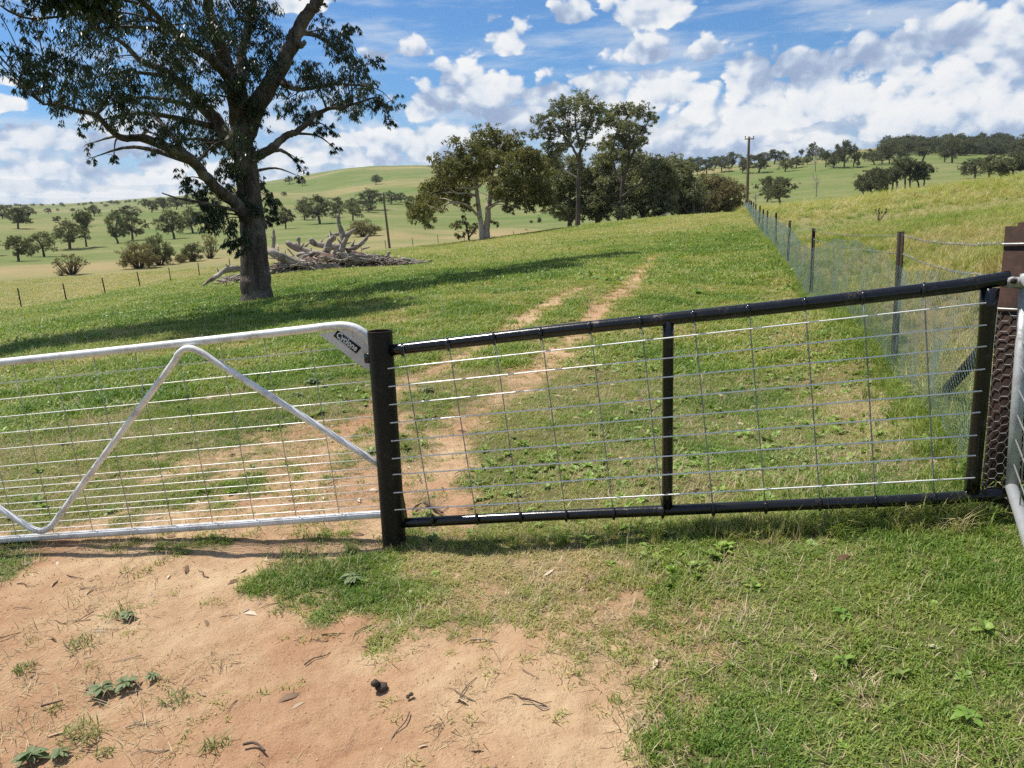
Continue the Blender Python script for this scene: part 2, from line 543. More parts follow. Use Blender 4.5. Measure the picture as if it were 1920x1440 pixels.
def principled(nt, out, color, rough=0.6, metal=0.0, bump=None, bstr=0.3, bdist=0.01, spec=0.5):
    p = nt.add('ShaderNodeBsdfPrincipled')
    nt.put(p.inputs['Base Color'], color if isinstance(color, bpy.types.NodeSocket) else (color[0], color[1], color[2], 1))
    nt.put(p.inputs['Roughness'], rough)
    nt.put(p.inputs['Metallic'], metal)
    p.inputs['Specular IOR Level'].default_value = spec
    if bump is not None:
        b = nt.add('ShaderNodeBump')
        b.inputs['Strength'].default_value = bstr
        b.inputs['Distance'].default_value = bdist
        nt.put(b.inputs['Height'], bump)
        nt.put(p.inputs['Normal'], b.outputs[0])
    nt.put(out.inputs['Surface'], p.outputs[0])
    return p

def simple_mat(name, c1, c2, scale=20, rough=0.6, metal=0.0, bstr=0.2, bdist=0.003, stretch=(1, 1, 1), lo=0.35, hi=0.65, spec=0.5, rvar=0.0):
    m, nt, out = mat(name)
    tc = nt.add('ShaderNodeTexCoord')
    v = nt.vmath('MULTIPLY', tc.outputs['Object'], stretch)
    n = nt.noise(v, scale, 6, 0.6)
    n2 = nt.noise(v, scale * 4.3, 4, 0.6)
    f = nt.math('MULTIPLY_ADD', n2, 0.35, nt.math('MULTIPLY', n, 0.65))
    col = nt.mix(nt.smooth(f, lo, hi), c1, c2)
    rg = rough if not rvar else nt.math('MULTIPLY_ADD', n2, rvar, rough - rvar * 0.5)
    principled(nt, out, col, rg, metal, f, bstr, bdist, spec)
    return m

def leaf_mat(name, stops, trans=0.25, rough=0.45, nscale=0.6, gloss=0.35):
    """foliage: colour by instance / position noise, partly translucent"""
    m, nt, out = mat(name)
    geo = nt.add('ShaderNodeNewGeometry')
    oi = nt.add('ShaderNodeObjectInfo')
    n = nt.noise(geo.outputs['Position'], nscale, 3, 0.6)
    f = nt.math('ADD', nt.math('MULTIPLY', n, 0.6), nt.math('MULTIPLY', geo.outputs['Random Per Island'], 0.4))
    f = nt.math('ADD', f, nt.math('MULTIPLY_ADD', oi.outputs['Random'], 0.24, -0.12), clamp=True)
    col = nt.ramp(f, stops)
    p = nt.add('ShaderNodeBsdfPrincipled')
    nt.put(p.inputs['Base Color'], col)
    p.inputs['Roughness'].default_value = rough
    p.inputs['Specular IOR Level'].default_value = gloss
    t = nt.add('ShaderNodeBsdfTranslucent')
    nt.put(t.inputs['Color'], nt.mix(1.0, col, (1.3, 1.35, 0.6), 'MULTIPLY'))
    ms = nt.add('ShaderNodeMixShader'); ms.inputs[0].default_value = trans
    nt.put(ms.inputs[1], p.outputs[0]); nt.put(ms.inputs[2], t.outputs[0])
    nt.put(out.inputs['Surface'], ms.outputs[0])
    return m

# ------------------------------------------------------------------ where soil, lush and dry grass lie
def wpoly(pts):
    """pixel outline on the land -> world outline; (px, None, r) gives a distance instead of a row"""
    out = []
    for p in pts:
        if p[1] is None:
            a, _ = px_azel(p[0], 500)
            out.append((p[2] * math.sin(a), p[2] * math.cos(a)))
        else:
            P, r = hit([p[0]], [p[1]])
            if np.isnan(r[0]):
                continue
            out.append((P[0, 0], P[0, 1]))
    return np.array(out)

def seg_dist(x, y, poly, closed=True):
    d = np.full(x.shape, 1e18); tt = np.zeros(x.shape)
    n = len(poly)
    for i in range(n if closed else n - 1):
        a = poly[i]; b = poly[(i + 1) % n]
        ab = b - a; L = ab @ ab + 1e-12
        t = np.clip(((x - a[0]) * ab[0] + (y - a[1]) * ab[1]) / L, 0, 1)
        q = (x - a[0] - t * ab[0]) ** 2 + (y - a[1] - t * ab[1]) ** 2
        k = q < d
        d = np.where(k, q, d); tt = np.where(k, (i + t) / max(1, n - 1), tt)
    return np.sqrt(d), tt

def inside(x, y, poly):
    c = np.zeros(x.shape, bool)
    n = len(poly); j = n - 1
    for i in range(n):
        xi, yi = poly[i]; xj, yj = poly[j]
        k = ((yi > y) != (yj > y)) & (x < (xj - xi) * (y - yi) / (yj - yi + 1e-15) + xi)
        c ^= k; j = i
    return c

def sdist(x, y, poly):
    d, _ = seg_dist(x, y, poly)
    return np.where(inside(x, y, poly), d, -d)

P_FORE = wpoly([(-250, 1100), (0, 1090), (70, 1068), (130, 1030), (330, 1012), (540, 1000), (548, 1055), (505, 1092), (560, 1122), (690, 1150),
                (780, 1185), (920, 1205), (1030, 1235), (1105, 1275), (1140, 1340), (1150, 1440), (1130, 1700), (300, 1900), (-700, 1500)])
P_UNDER = wpoly([(-150, 1010), (60, 985), (250, 948), (420, 925), (600, 880), (700, 862), (770, 850), (850, 860), (870, 910), (855, 958), (800, 985), (700, 1010),
                 (560, 1030), (330, 1045), (120, 1055), (60, 1030)])
P_BAND = wpoly([(60, 890), (240, 862), (420, 850), (560, 812), (690, 765), (740, 770), (700, 830), (520, 880), (300, 918), (80, 930)])
P_WORN = wpoly([(760, 1020), (900, 1035), (1080, 1040), (1130, 1075), (1060, 1105), (900, 1095), (790, 1085), (740, 1050)])
P_BARE = wpoly([(960, 1170), (1100, 1160), (1260, 1185), (1360, 1220), (1290, 1250), (1180, 1255), (1060, 1250)])
P_STRAW = wpoly([(1520, 690), (1600, 690), (1650, 760), (1690, 830), (1640, 850), (1580, 800)])
P_STRAW2 = wpoly([(1440, 520), (1490, 530), (1530, 620), (1500, 640), (1450, 570)])
RUT_R = wpoly([(850, 965), (838, 880), (845, 820), (900, 768), (960, 728), (1040, 660), (1100, 604), (1140, 566), (1180, 535), (1205, 505), (1228, 478)])
RUT_L = wpoly([(600, 870), (655, 800), (760, 716), (850, 676), (910, 640), (980, 600), (1040, 562), (1080, 540)])
P_DRY = wpoly([(-250, 610), (40, 577), (125, 564), (200, 550), (262, 537), (322, 527), (375, 517), (500, None, 86), (620, None, 96), (731, None, 106), (830, None, 112),
               (930, None, 118), (1040, None, 128), (1060, None, 190), (960, None, 215), (850, None, 215), (760, None, 205), (640, None, 170), (520, None, 150),
               (420, None, 140), (300, None, 135), (200, None, 128), (60, None, 125), (-250, None, 125)])
P_BANK = wpoly([(-250, None, 96), (60, None, 98), (200, None, 100), (300, None, 104), (420, None, 112), (420, None, 136), (300, None, 133), (200, None, 126), (60, None, 122), (-250, None, 122)])
FENCE_R = wpoly([(1890, 972), (1688, 705), (1533, 557), (1487, None, 19.0), (1396, None, 62), (1385, None, 90)])
P_FIELD = np.vstack([FENCE_R, wpoly([(1440, None, 95), (1700, None, 105), (2000, None, 100), (2600, None, 90)]), [[40, 2], [6, -3], [2.6, 0.5]]])
P_STRIP = wpoly([(900, None, 118), (1060, None, 128), (1060, None, 190), (900, None, 200)])
TREE_XY, _ = hit([482], [568])
TREE_XY = TREE_XY[0]

def masks(x, y):
    r = np.hypot(x, y)
    n1 = fbm(x * 1.1, y * 1.1, 31, 4) - 0.5
    n2 = fbm(x * 6.0, y * 6.0, 32, 3) - 0.5
    n3 = fbm(x * 0.12, y * 0.12, 33, 4) - 0.5
    n4 = fbm(x * 0.012, y * 0.012, 34, 4) - 0.5
    edge = n1 * 0.75 + n2 * 0.5
    def soft(sd, w, k=1.0): return sstep(sd + edge * k, -w, w)
    dirt = soft(sdist(x, y, P_FORE), 0.22, 0.8)
    u = soft(sdist(x, y, P_UNDER), 0.16, 1.5)
    dirt = np.maximum(dirt, u * 0.74)
    dirt = np.maximum(dirt, soft(sdist(x, y, P_BAND) - 0.05, 0.30, 2.4) * 0.62)
    dirt = np.maximum(dirt, soft(sdist(x, y, P_WORN), 0.2, 1.3) * 0.48)
    dirt = np.maximum(dirt, soft(sdist(x, y, P_BARE) - 0.06, 0.2, 1.5) * 0.58)
    dR, tR = seg_dist(x, y, RUT_R, False)
    dL, tL = seg_dist(x, y, RUT_L, False)
    wR = 0.20 + 0.05 * sstep(r, 8, 16)
    rut = sstep(wR + n1 * 0.36 + n2 * 0.32 - dR, -0.24, 0.26) * 0.88
    rut = np.maximum(rut, sstep(0.20 + n1 * 0.26 + n2 * 0.30 - dL, -0.20, 0.22) * 0.80)
    dirt = np.maximum(dirt, rut * (1 - 0.25 * sstep(r, 16, 30)))
    # pale scuffs in the open paddock
    dirt = np.maximum(dirt, sstep(fbm(x * 0.5, y * 0.5, 36, 4) + 0.10 * n2, 0.70, 0.80) * 0.45 * sstep(r, 4, 8) * (1 - sstep(r, 18, 34)))
    field = sstep(sdist(x, y, P_FIELD), -0.3, 0.3)
    dry = sstep(sdist(x, y, P_DRY) + n3 * 6, -1.0, 1.0)
    bank = sstep(sdist(x, y, P_BANK) + n3 * 14, -4, 5)
    strip = sstep(sdist(x, y, P_STRIP) + n3 * 14, -6, 6)
    tone = 0.70 + n1 * 0.35 * np.exp(-r / 30) + n3 * 0.60 + n4 * 0.30
    # lush strip outside and inside the left fence, under the big tree and along the mesh panel
    dt = np.hypot(x - TREE_XY[0] - 2.0, (y - TREE_XY[1]) * 1.6 + 2.0)
    tone = tone + 0.28 * (1 - sstep(dt, 4, 11))
    tone = tone - 0.18 * sstep(r, 24, 60) * (1 - sstep(r, 60, 120)) * sstep(x, -30, 5)
    tone = tone * (1 - field) + field * (0.43 + n3 * 0.6 + n1 * 0.25)
    tone = tone * (1 - dry) + dry * (0.41 + n3 * 0.35 + n4 * 0.1)
    tone = tone * (1 - bank * 0.8) + bank * 0.8 * (0.20 + n3 * 0.3)
    tone = tone * (1 - strip * 0.8) + strip * 0.8 * (0.16 + n3 * 0.3)
    st = np.maximum(soft(sdist(x, y, P_STRAW), 0.3, 1.2), soft(sdist(x, y, P_STRAW2), 0.4, 1.5))
    tone = tone * (1 - st * 0.7) + 0.15 * st * 0.7
    tone = tone - 0.25 * soft(sdist(x, y, P_WORN), 0.3, 1.0)
    hill = sstep(r, 210, 320)
    tone = tone * (1 - hill) + hill * (0.72 + n4 * 0.75 + n3 * 0.25)
    pale = hill * sstep(fbm(x * 0.006, y * 0.02, 38, 3), 0.58, 0.70)
    tone = tone - pale * 0.30
    return dict(dirt=np.clip(dirt, 0, 1), tone=np.clip(tone, 0, 1), field=field, dry=dry, rut=rut)

# ------------------------------------------------------------------ ground
def build_ground():
    fr = np.radians(np.concatenate([np.arange(-62, -44, 0.6), np.arange(-44, 44.01, 0.2), np.arange(44.6, 62.1, 0.6)]))
    bk = np.radians(np.arange(65, 297, 3.0))
    ang = np.concatenate([fr, bk])
    rad = np.concatenate([[0.25, 0.5, 0.75], np.geomspace(1.0, 6.0, 290)[:-1], np.geomspace(6.0, 9000, 420)])
    A, R = np.meshgrid(ang, rad)
    x = (R * np.sin(A)).ravel(); y = (R * np.cos(A)).ravel()
    mk = masks(x, y)
    z = height(x, y) - 0.022 * mk['rut'] - 0.008 * mk['dirt']
    nr, na = R.shape
    V = np.stack([x, y, z], 1)
    V = np.vstack([V, [[0, 0, hz(0, 0)]]])
    i, j = np.meshgrid(np.arange(nr - 1), np.arange(na), indexing='ij')
    j2 = (j + 1) % na
    F = np.stack([i * na + j, i * na + j2, (i + 1) * na + j2, (i + 1) * na + j], -1).reshape(-1, 4)
    me = bpy.data.meshes.new('ground')
    c = len(V) - 1
    tri = [(c, (k + 1) % na, k) for k in range(na)]
    F = F[:, ::-1]
    nl = F.size + 3 * na
    me.vertices.add(len(V)); me.vertices.foreach_set('co', V.astype(np.float32).ravel())
    me.loops.add(nl)
    me.loops.foreach_set('vertex_index', np.concatenate([F.ravel(), np.array(tri).ravel()]).astype(np.int32))
    me.polygons.add(len(F) + na)
    me.polygons.foreach_set('loop_start', np.concatenate([np.arange(0, F.size, 4), F.size + np.arange(0, 3 * na, 3)]).astype(np.int32))
    me.update(calc_edges=True)
    me.polygons.foreach_set('use_smooth', np.ones(len(me.polygons), bool))
    for k in ('dirt', 'tone', 'field'):
        at = me.attributes.new(k, 'FLOAT', 'POINT')
        at.data.foreach_set('value', np.append(mk[k], 0.5).astype(np.float32))
    m, nt, out = mat('ground_soil_and_turf')
    geo = nt.add('ShaderNodeNewGeometry')
    pos = geo.outputs['Position']
    def attr(n):
        a = nt.add('ShaderNodeAttribute'); a.attribute_name = n
        return a.outputs['Fac']
    dist = nt.vmath('LENGTH', nt.vmath('MULTIPLY', pos, (1, 1, 0)))
    farf = nt.smooth(dist, 30, 160)
    nA = nt.noise(pos, 2.2, 6, 0.65)
    nB = nt.noise(pos, 14.0, 6, 0.7)
    nC = nt.noise(pos, 70.0, 4, 0.7)
    nF = nt.noise(pos, 0.16, 8, 0.72)
    nG = nt.noise(nt.vmath('MULTIPLY', pos, (0.03, 0.05, 0.05)), 1.0, 6, 0.7)
    # soil
    soil = nt.ramp(nt.math('ADD', nt.math('MULTIPLY', nA, 0.6), nt.math('MULTIPLY', nB, 0.4)),
                   [(0.30, (0.345, 0.205, 0.115)), (0.45, (0.435, 0.273, 0.160)), (0.56, (0.495, 0.332, 0.198)), (0.70, (0.565, 0.415, 0.265))])
    nD = nt.noise(pos, 190.0, 3, 0.7)
    crumbs = nt.smooth(nt.math('ADD', nt.math('MULTIPLY', nC, 0.6), nt.math('MULTIPLY', nB, 0.4)), 0.28, 0.47)
    soil = nt.mix(crumbs, (0.215, 0.13, 0.075), soil)
    soil = nt.mix(nt.smooth(nD, 0.60, 0.72, 0.0, 0.5), soil, (0.55, 0.40, 0.25))
    nE = nt.noise(pos, 0.75, 5, 0.6)
    soil = nt.mix(nt.smooth(nE, 0.36, 0.64), nt.mix(1.0, soil, (0.88, 0.79, 0.75), 'MULTIPLY'), nt.mix(1.0, soil, (1.10, 1.17, 1.16), 'MULTIPLY'))
    # turf: thatch near by (blades stand on it), averaged sward far off
    tn = nt.math('ADD', attr('tone'), nt.math('MULTIPLY', nt.math('SUBTRACT', nF, 0.5), 0.55))
    tn = nt.math('ADD', tn, nt.math('MULTIPLY', nt.math('SUBTRACT', nG, 0.5), nt.math('MULTIPLY', farf, 1.3)))
    tn = nt.math('ADD', tn, nt.math('MULTIPLY', nt.math('SUBTRACT', nB, 0.5), 0.5), clamp=True)
    sward = nt.ramp(tn, [(0.0, (0.32, 0.235, 0.12)), (0.25, (0.26, 0.215, 0.095)), (0.5, (0.19, 0.19, 0.072)), (0.75, (0.145, 0.168, 0.054)), (1.0, (0.110, 0.155, 0.038))])
    thatch = nt.ramp(tn, [(0.0, (0.27, 0.185, 0.095)), (0.5, (0.165, 0.145, 0.058)), (1.0, (0.085, 0.105, 0.030))])
    turf = nt.mix(nt.smooth(dist, 8, 45), thatch, sward)
    dirt = nt.math('ADD', attr('dirt'), nt.math('MULTIPLY', nt.math('SUBTRACT', nB, 0.5), 1.1))
    dirt = nt.math('ADD', dirt, nt.math('MULTIPLY', nt.math('SUBTRACT', nC, 0.5), 0.7))
    col = nt.mix(nt.smooth(dirt, 0.15, 0.80), turf, soil)
    h = nt.math('ADD', nt.math('MULTIPLY', nB, 0.5), nt.math('MULTIPLY', nC, 0.5))
    h = nt.math('MULTIPLY_ADD', nD, 0.25, h)
    p = principled(nt, out, col, 0.95, 0.0, h, 0.8, 0.035, spec=0.12)
    o = link('ground', me, m)
    tag(o, 'rolling pasture with worn red soil tracks', 'ground', kind='structure')
    return o
build_ground()

# ------------------------------------------------------------------ gates, posts, fences
M = {}
def metal_paint(name, base, chip, lo, hi, rough, metal=0.0, scale=14, spec=0.5):
    m, nt, out = mat(name)
    tc = nt.add('ShaderNodeTexCoord')
    n = nt.noise(tc.outputs['Object'], scale, 6, 0.65)
    n2 = nt.noise(tc.outputs['Object'], scale * 9, 4, 0.6)
    f = nt.smooth(nt.math('MULTIPLY_ADD', n2, 0.3, nt.math('MULTIPLY', n, 0.7)), lo, hi)
    col = nt.mix(f, base, chip)
    rg = nt.math('MULTIPLY_ADD', f, 0.35, nt.math('MULTIPLY_ADD', n2, 0.2, rough - 0.1))
    principled(nt, out, col, rg, metal, n2, 0.15, 0.002, spec)
    return m
M['black'] = metal_paint('black_gate_paint', (0.007, 0.007, 0.008), (0.075, 0.052, 0.038), 0.54, 0.70, 0.20)
M['blackpost'] = metal_paint('black_post_paint', (0.008, 0.008, 0.0075), (0.050, 0.040, 0.030), 0.50, 0.72, 0.5, spec=0.3)
M['silver'] = metal_paint('galvanised_silver', (0.80, 0.79, 0.77), (0.50, 0.475, 0.44), 0.42, 0.66, 0.42, 0.18, 9)
M['wire'] = metal_paint('galvanised_wire', (0.88, 0.87, 0.84), (0.62, 0.60, 0.56), 0.4, 0.75, 0.38, 0.25)
M['dullwire'] = metal_paint('dull_fence_wire', (0.34, 0.34, 0.33), (0.22, 0.20, 0.18), 0.4, 0.7, 0.5, 0.5)
M['netwire'] = metal_paint('old_netting_wire', (0.22, 0.30, 0.27), (0.13, 0.19, 0.17), 0.4, 0.7, 0.5, 0.3)
M['galv'] = metal_paint('weathered_galvanised', (0.42, 0.43, 0.43), (0.28, 0.28, 0.27), 0.4, 0.65, 0.5, 0.4)
M['rust'] = metal_paint('rusty_steel', (0.062, 0.032, 0.024), (0.034, 0.024, 0.020), 0.35, 0.62, 0.8, 0.0, 10, 0.2)
M['picket'] = metal_paint('dark_picket_paint', (0.018, 0.014, 0.012), (0.055, 0.033, 0.024), 0.45, 0.7, 0.7, spec=0.2)
M['plate'] = metal_paint('dusty_white_plate', (0.66, 0.63, 0.60), (0.52, 0.46, 0.41), 0.45, 0.7, 0.6)
M['sticker'] = simple_mat('black_sticker', (0.012, 0.012, 0.013), (0.02, 0.02, 0.02), 30, 0.4)
M['sticker_ink'] = simple_mat('white_sticker_ink', (0.78, 0.78, 0.76), (0.72, 0.72, 0.70), 30, 0.5)
M['pole'] = simple_mat('weathered_pole_timber', (0.19, 0.135, 0.085), (0.11, 0.085, 0.06), 3, 0.85, stretch=(6, 6, 0.6), bstr=0.4, bdist=0.01)
M['ceramic'] = simple_mat('insulator_ceramic', (0.30, 0.30, 0.30), (0.18, 0.18, 0.18), 8, 0.3)

def plane_pt(px, py, A, B, off=0.0):
    """pixel ray against the upright plane through ground points A, B (moved back by off metres)"""
    A = np.asarray(A[:2], float); B = np.asarray(B[:2], float)
    d = B - A; n = np.array([-d[1], d[0]]); n /= np.linalg.norm(n)
    if n[1] < 0: n = -n
    A = A + n * off
    v = pray(px, py)
    t = ((A - 0) @ n) / (v[:2] @ n)
    p = v * t
    return np.array([p[0], p[1], p[2] + CAMZ])

def part(name, mb, m, parent, base, smooth=True):
    return link(name, mb.mesh(name, base, smooth), m, parent)

GA = at_depth(738, 1018, 3.74); GB = at_depth(1850, 962, 2.99)      # the mesh panel's line on the ground
gd = (GB - GA)[:2]; gd /= np.linalg.norm(gd); gn = np.array([gd[1], -gd[0]])
gn = gn if gn[1] < 0 else -gn                                       # towards the photographer
GN3 = np.array([gn[0], gn[1], 0])
Ppan = lambda px, py, off=0.0: plane_pt(px, py, GA, GB, off)

# black steel post between the two gates
ptop = Ppan(712, 621); pbot = Ppan(740, 1024)
pbot[2] = min(pbot[2], hz(pbot[0], pbot[1])) - 0.05
g = empty('gate_post', (pbot[0], pbot[1], hz(pbot[0], pbot[1])))
tag(g, 'thick black steel pipe post standing between the silver gate and the black mesh panel', 'post')
pb = np.array(g.location)
mb = MB()
ax = (ptop - pbot); axn = ax / np.linalg.norm(ax)
mb.tube([pbot, pbot + ax * 0.35, pbot + ax * 0.7, ptop], [0.057, 0.057, 0.057, 0.057], 28, cap=False)
mb.tube([ptop, ptop - axn * 0.5], [0.052, 0.052], 28, cap=False)
a_ = np.linspace(0, 2 * np.pi, 28, endpoint=False)
u_ = np.cross(axn, [0, 1, 0]); u_ /= np.linalg.norm(u_); w_ = np.cross(axn, u_)
ring = lambda r: np.array([ptop + (u_ * math.cos(t) + w_ * math.sin(t)) * r for t in a_])
mb.add(np.vstack([ring(0.057), ring(0.052)]), [(j, (j + 1) % 28, 28 + (j + 1) % 28, 28 + j) for j in range(28)])
part('post_pipe', mb, M['blackpost'], g, pb)
q0 = Ppan(742, 868); q1 = Ppan(764, 985); q2 = Ppan(742, 992)
g3d = np.array([gd[0], gd[1], 0]); up = np.array([0, 0, 1.0])
mb = MB().prism([((p - q2)[:2] @ gd, p[2] - q2[2]) for p in (q0, q1, q2)], g3d, up, GN3, q2, 0.035)
part('gusset', mb, M['black'], g, pb, False)
lk = Ppan(692, 671, -0.02)
part('latch_block', MB().box(lk, 0.035, 0.03, 0.045, [g3d, GN3, up]), M['black'], g, pb, False)
part('rim', MB().tube(ring(0.0545), 0.003, 6), M['rust'], g, pb)

# black framed mesh panel
root = empty('mesh_panel', tuple(GA[:2]) + (hz(GA[0], GA[1]),)); rb = np.array(root.location)
tag(root, 'black pipe framed panel filled with square wire mesh beside the thick black post', 'gate panel')
PR = lambda pts, off=0.0: np.array([Ppan(x, y, off) for x, y in pts])
top = PR([(730, 657), (900, 637), (1100, 614), (1253, 598), (1500, 571), (1700, 548), (1800, 536), (1850, 528), (1893, 521)])
t_ = spline(top, 60)
part('top_rail', MB().tube(t_, np.linspace(0.0265, 0.0265, 60), 16, rough=0.015), M['black'], root, rb)
bot = spline(PR([(750, 981), (1000, 968), (1250, 957), (1500, 946), (1700, 938), (1815, 931), (1845, 929), (1876, 929)]), 60)
br = np.full(60, 0.0235); br[-8:] = np.linspace(0.0235, 0.034, 8)
part('bottom_rail', MB().tube(bot, br, 16, rough=0.015), M['black'], root, rb)
part('upright', MB().tube(spline(PR([(1253, 602), (1252, 780), (1251, 952)]), 12), 0.0285, 14, oval=0.8), M['black'], root, rb)
part('upright', MB().tube(spline(PR([(1856, 540), (1840, 730), (1822, 922)]), 12), [0.036, 0.033] + [0.030] * 10, 14, oval=0.85), M['black'], root, rb)
HL = [691, 725, 759, 793, 827, 860, 890, 924, 956]
HR = [(1849, 568), (1850, 609), (1850, 649), (1847, 692), (1841, 733), (1838, 773), (1832, 816), (1830, 854), (1828, 896)]
for i, (yl, (xr, yr)) in enumerate(zip(HL, HR)):
    a = Ppan(727 + i * 1.6, yl, -0.062); b = Ppan(xr, yr, -0.036)
    mid = (a + b) / 2 + np.array([0, 0, random.uniform(-0.004, 0.002)]) + GN3 * -0.012
    part('horizontal_wire', MB().tube(spline([a, mid, b], 14), 0.0030, 6), M['wire'], root, rb)
VW = [(755, 657, 812, 974), (840, 646, 895, 973), (926, 635, 977, 970), (1014, 626, 1062, 967), (1106, 614, 1151, 963), (1201, 604, 1243, 960),
      (1300, 593, 1338, 956), (1403, 582, 1436, 951), (1509, 570, 1538, 945), (1618, 558, 1642, 941), (1732, 544, 1752, 936)]
for (x0, y0, x1, y1) in VW:
    a = Ppan(x0, y0 - 10, -0.031); b = Ppan(x1, y1 + 8, -0.031)
    part('vertical_wire', MB().tube(spline([a, (a + b) / 2 + GN3 * 0.003, b], 8), 0.0027, 6), M['dullwire'], root, rb)
    for (xx, yy, s_) in ((x0, y0, 1), (x1, y1, 1)):      # black paint over the weld
        c_ = Ppan(xx, yy, -0.024)
        part('weld', MB().tube([c_ - up * 0.026, c_ + GN3 * 0.010 - up * 0.012, c_ + GN3 * 0.012, c_ + GN3 * 0.008 + up * 0.014, c_ + up * 0.027], [0.006, 0.009, 0.009, 0.009, 0.005], 7), M['black'], root, rb)

# silver gate
SB = at_depth(0, 1012, 4.04)
Psil = lambda px, py, off=0.0: plane_pt(px, py, GA, SB, 0.085 + off)
sd = (SB - GA)[:2]; sd /= np.linalg.norm(sd); s3 = np.array([sd[0], sd[1], 0]); sn = np.array([sd[1], -sd[0]])
sn = sn if sn[1] < 0 else -sn
SN3 = np.array([sn[0], sn[1], 0])
sg = empty('silver_gate', (SB[0], SB[1], hz(SB[0], SB[1]))); sb = np.array(sg.location)
tag(sg, 'silver pipe gate with zigzag brace and wire infill hanging over the red soil', 'gate')
tl, tr = Psil(0, 680), Psil(560, 620)
bl, brr = Psil(0, 1012), Psil(715, 963)
te = tl + (tl - tr) / np.linalg.norm(tl - tr) * 1.5
be = bl + (bl - brr) / np.linalg.norm(bl - brr) * 1.5
path = [te, tl] + [Psil(x, y) for x, y in ((200, 659), (400, 637), (560, 619), (618, 612), (648, 611), (672, 618), (690, 634), (703, 664), (712, 720), (724, 840), (737, 950), (728, 963), (700, 965), (600, 972), (400, 986), (200, 999), (60, 1008))] + [bl, be]
part('frame_pipe', MB().tube(spline(path, 150), 0.0200, 14), M['silver'], sg, sb)
part('hinge_stile', MB().tube([te, be], 0.0200, 12), M['silver'], sg, sb)
bp = [Psil(x, y, -0.03) for x, y in ((716, 874), (600, 801), (480, 726), (400, 675), (376, 660), (353, 653), (334, 664), (318, 690), (200, 848), (115, 962), (98, 984), (80, 995), (60, 991), (40, 979), (0, 954))]
e_ = bp[-1] - bp[-2]; e_ /= np.linalg.norm(e_)
bp.append(bp[-1] + e_ * 0.8)
part('zigzag_brace', MB().tube(spline(bp, 120), 0.0165, 12), M['silver'], sg, sb)
for f in [.11, .196, .293, .384, .475, .569, .657, .70, .747, .79, .833, .87, .91, .955]:
    a = te + (be - te) * f
    trx = tr + (tr - tl) / np.linalg.norm(tr - tl) * 0.36
    b = trx + (brr - trx) * f
    if f > 0.30: b = b - s3 * 0.02
    mid = (a + b) / 2 + np.array([0, 0, random.uniform(-0.004, 0.002)])
    part('horizontal_wire', MB().tube(spline([a, mid, b], 10), 0.0023, 5), M['wire'], sg, sb)
perp = np.cross((tr - tl) / np.linalg.norm(tr - tl), np.array([SN3[0], SN3[1], 0])); perp /= np.linalg.norm(perp)
perp = perp if perp[2] < 0 else -perp
for k in range(-5, 8):
    a = tl + (tr - tl) / np.linalg.norm(tr - tl) * (0.07 + 0.228 * k)
    if k == 7: a = a + perp * 0.09
    L = (bl - tl)[2]
    # down to the bottom rail
    dz = ((bl + (brr - bl) / np.linalg.norm(brr - bl) * (0.07 + 0.228 * k)) - a)[2]
    b = a + perp * (dz / perp[2]) * 0.985
    part('vertical_wire', MB().tube([a, b], 0.0018, 5), M['dullwire'], sg, sb)
pl = [(597, 626), (640, 619), (662, 619), (680, 627), (691, 641), (694, 658), (685, 660), (680, 668), (685, 677), (694, 681), (697, 693), (688, 692), (668, 680), (635, 653)]
o_ = Psil(640, 640, -0.005)
pl2 = [((Psil(x, y, -0.005) - o_) @ s3, (Psil(x, y, -0.005) - o_)[2]) for x, y in pl]
plate = part('corner_plate', MB().prism(pl2, s3, up, SN3, o_, 0.004), M['plate'], sg, sb, False)
st = [(633, 619), (677, 652), (668, 663), (625, 630)]
stp = [Psil(x, y, -0.0085) for x, y in st]
so = stp[3]
part('sticker', MB().prism([((p - so) @ s3, (p - so)[2]) for p in stp], s3, up, SN3, so, 0.002), M['sticker'], plate, sb, False)
def text_mesh(body, size, bold):
    cu = bpy.data.curves.new('lettering', 'FONT')
    cu.body = body; cu.size = size; cu.offset = bold; cu.align_x = 'CENTER'; cu.align_y = 'CENTER'; cu.extrude = 0.0004
    cu.resolution_u = 4
    ob = bpy.data.objects.new('lettering', cu)
    COL.objects.link(ob)
    bpy.context.view_layer.update()
    me = bpy.data.meshes.new_from_object(ob.evaluated_get(bpy.context.evaluated_depsgraph_get()))
    COL.objects.unlink(ob); bpy.data.objects.remove(ob); bpy.data.curves.remove(cu)
    return me
cen = sum(stp) / 4 + SN3 * 0.0018
dx = (stp[2] - stp[3]); Ls = np.linalg.norm(dx); dx /= Ls
dy = np.cross(SN3, dx); dy = dy if dy[2] > 0 else -dy
tm = text_mesh('Cyclone', 0.034, 0.0007)
co = np.empty(len(tm.vertices) * 3); tm.vertices.foreach_get('co', co); co = co.reshape(-1, 3)
wdt = co[:, 0].max() - co[:, 0].min()
co[:, :2] *= Ls * 0.86 / wdt
co[:, 1] *= 1.12
co = cen + np.outer(co[:, 0], dx) + np.outer(co[:, 1], dy) + np.outer(co[:, 2], SN3) + dy * 0.0015 - sb
tm.vertices.foreach_set('co', co.ravel()); tm.update()
link('lettering', tm, M['sticker_ink'], plate)
sw = [cen + dx * Ls * k + dy * (-0.0115 - 0.0045 * math.sin((k + 0.35) / 0.6 * math.pi)) for k in np.linspace(-0.35, 0.25, 9)]
part('swoosh', MB().tube(sw, 0.0011, 5), M['sticker_ink'], plate, sb)
st2 = [(644, 619), (676, 643)]
part('seam', MB().bar(Psil(660, 619, -0.0075), Psil(663, 640, -0.0075), 0.0006, 4), M['dullwire'], plate, sb)

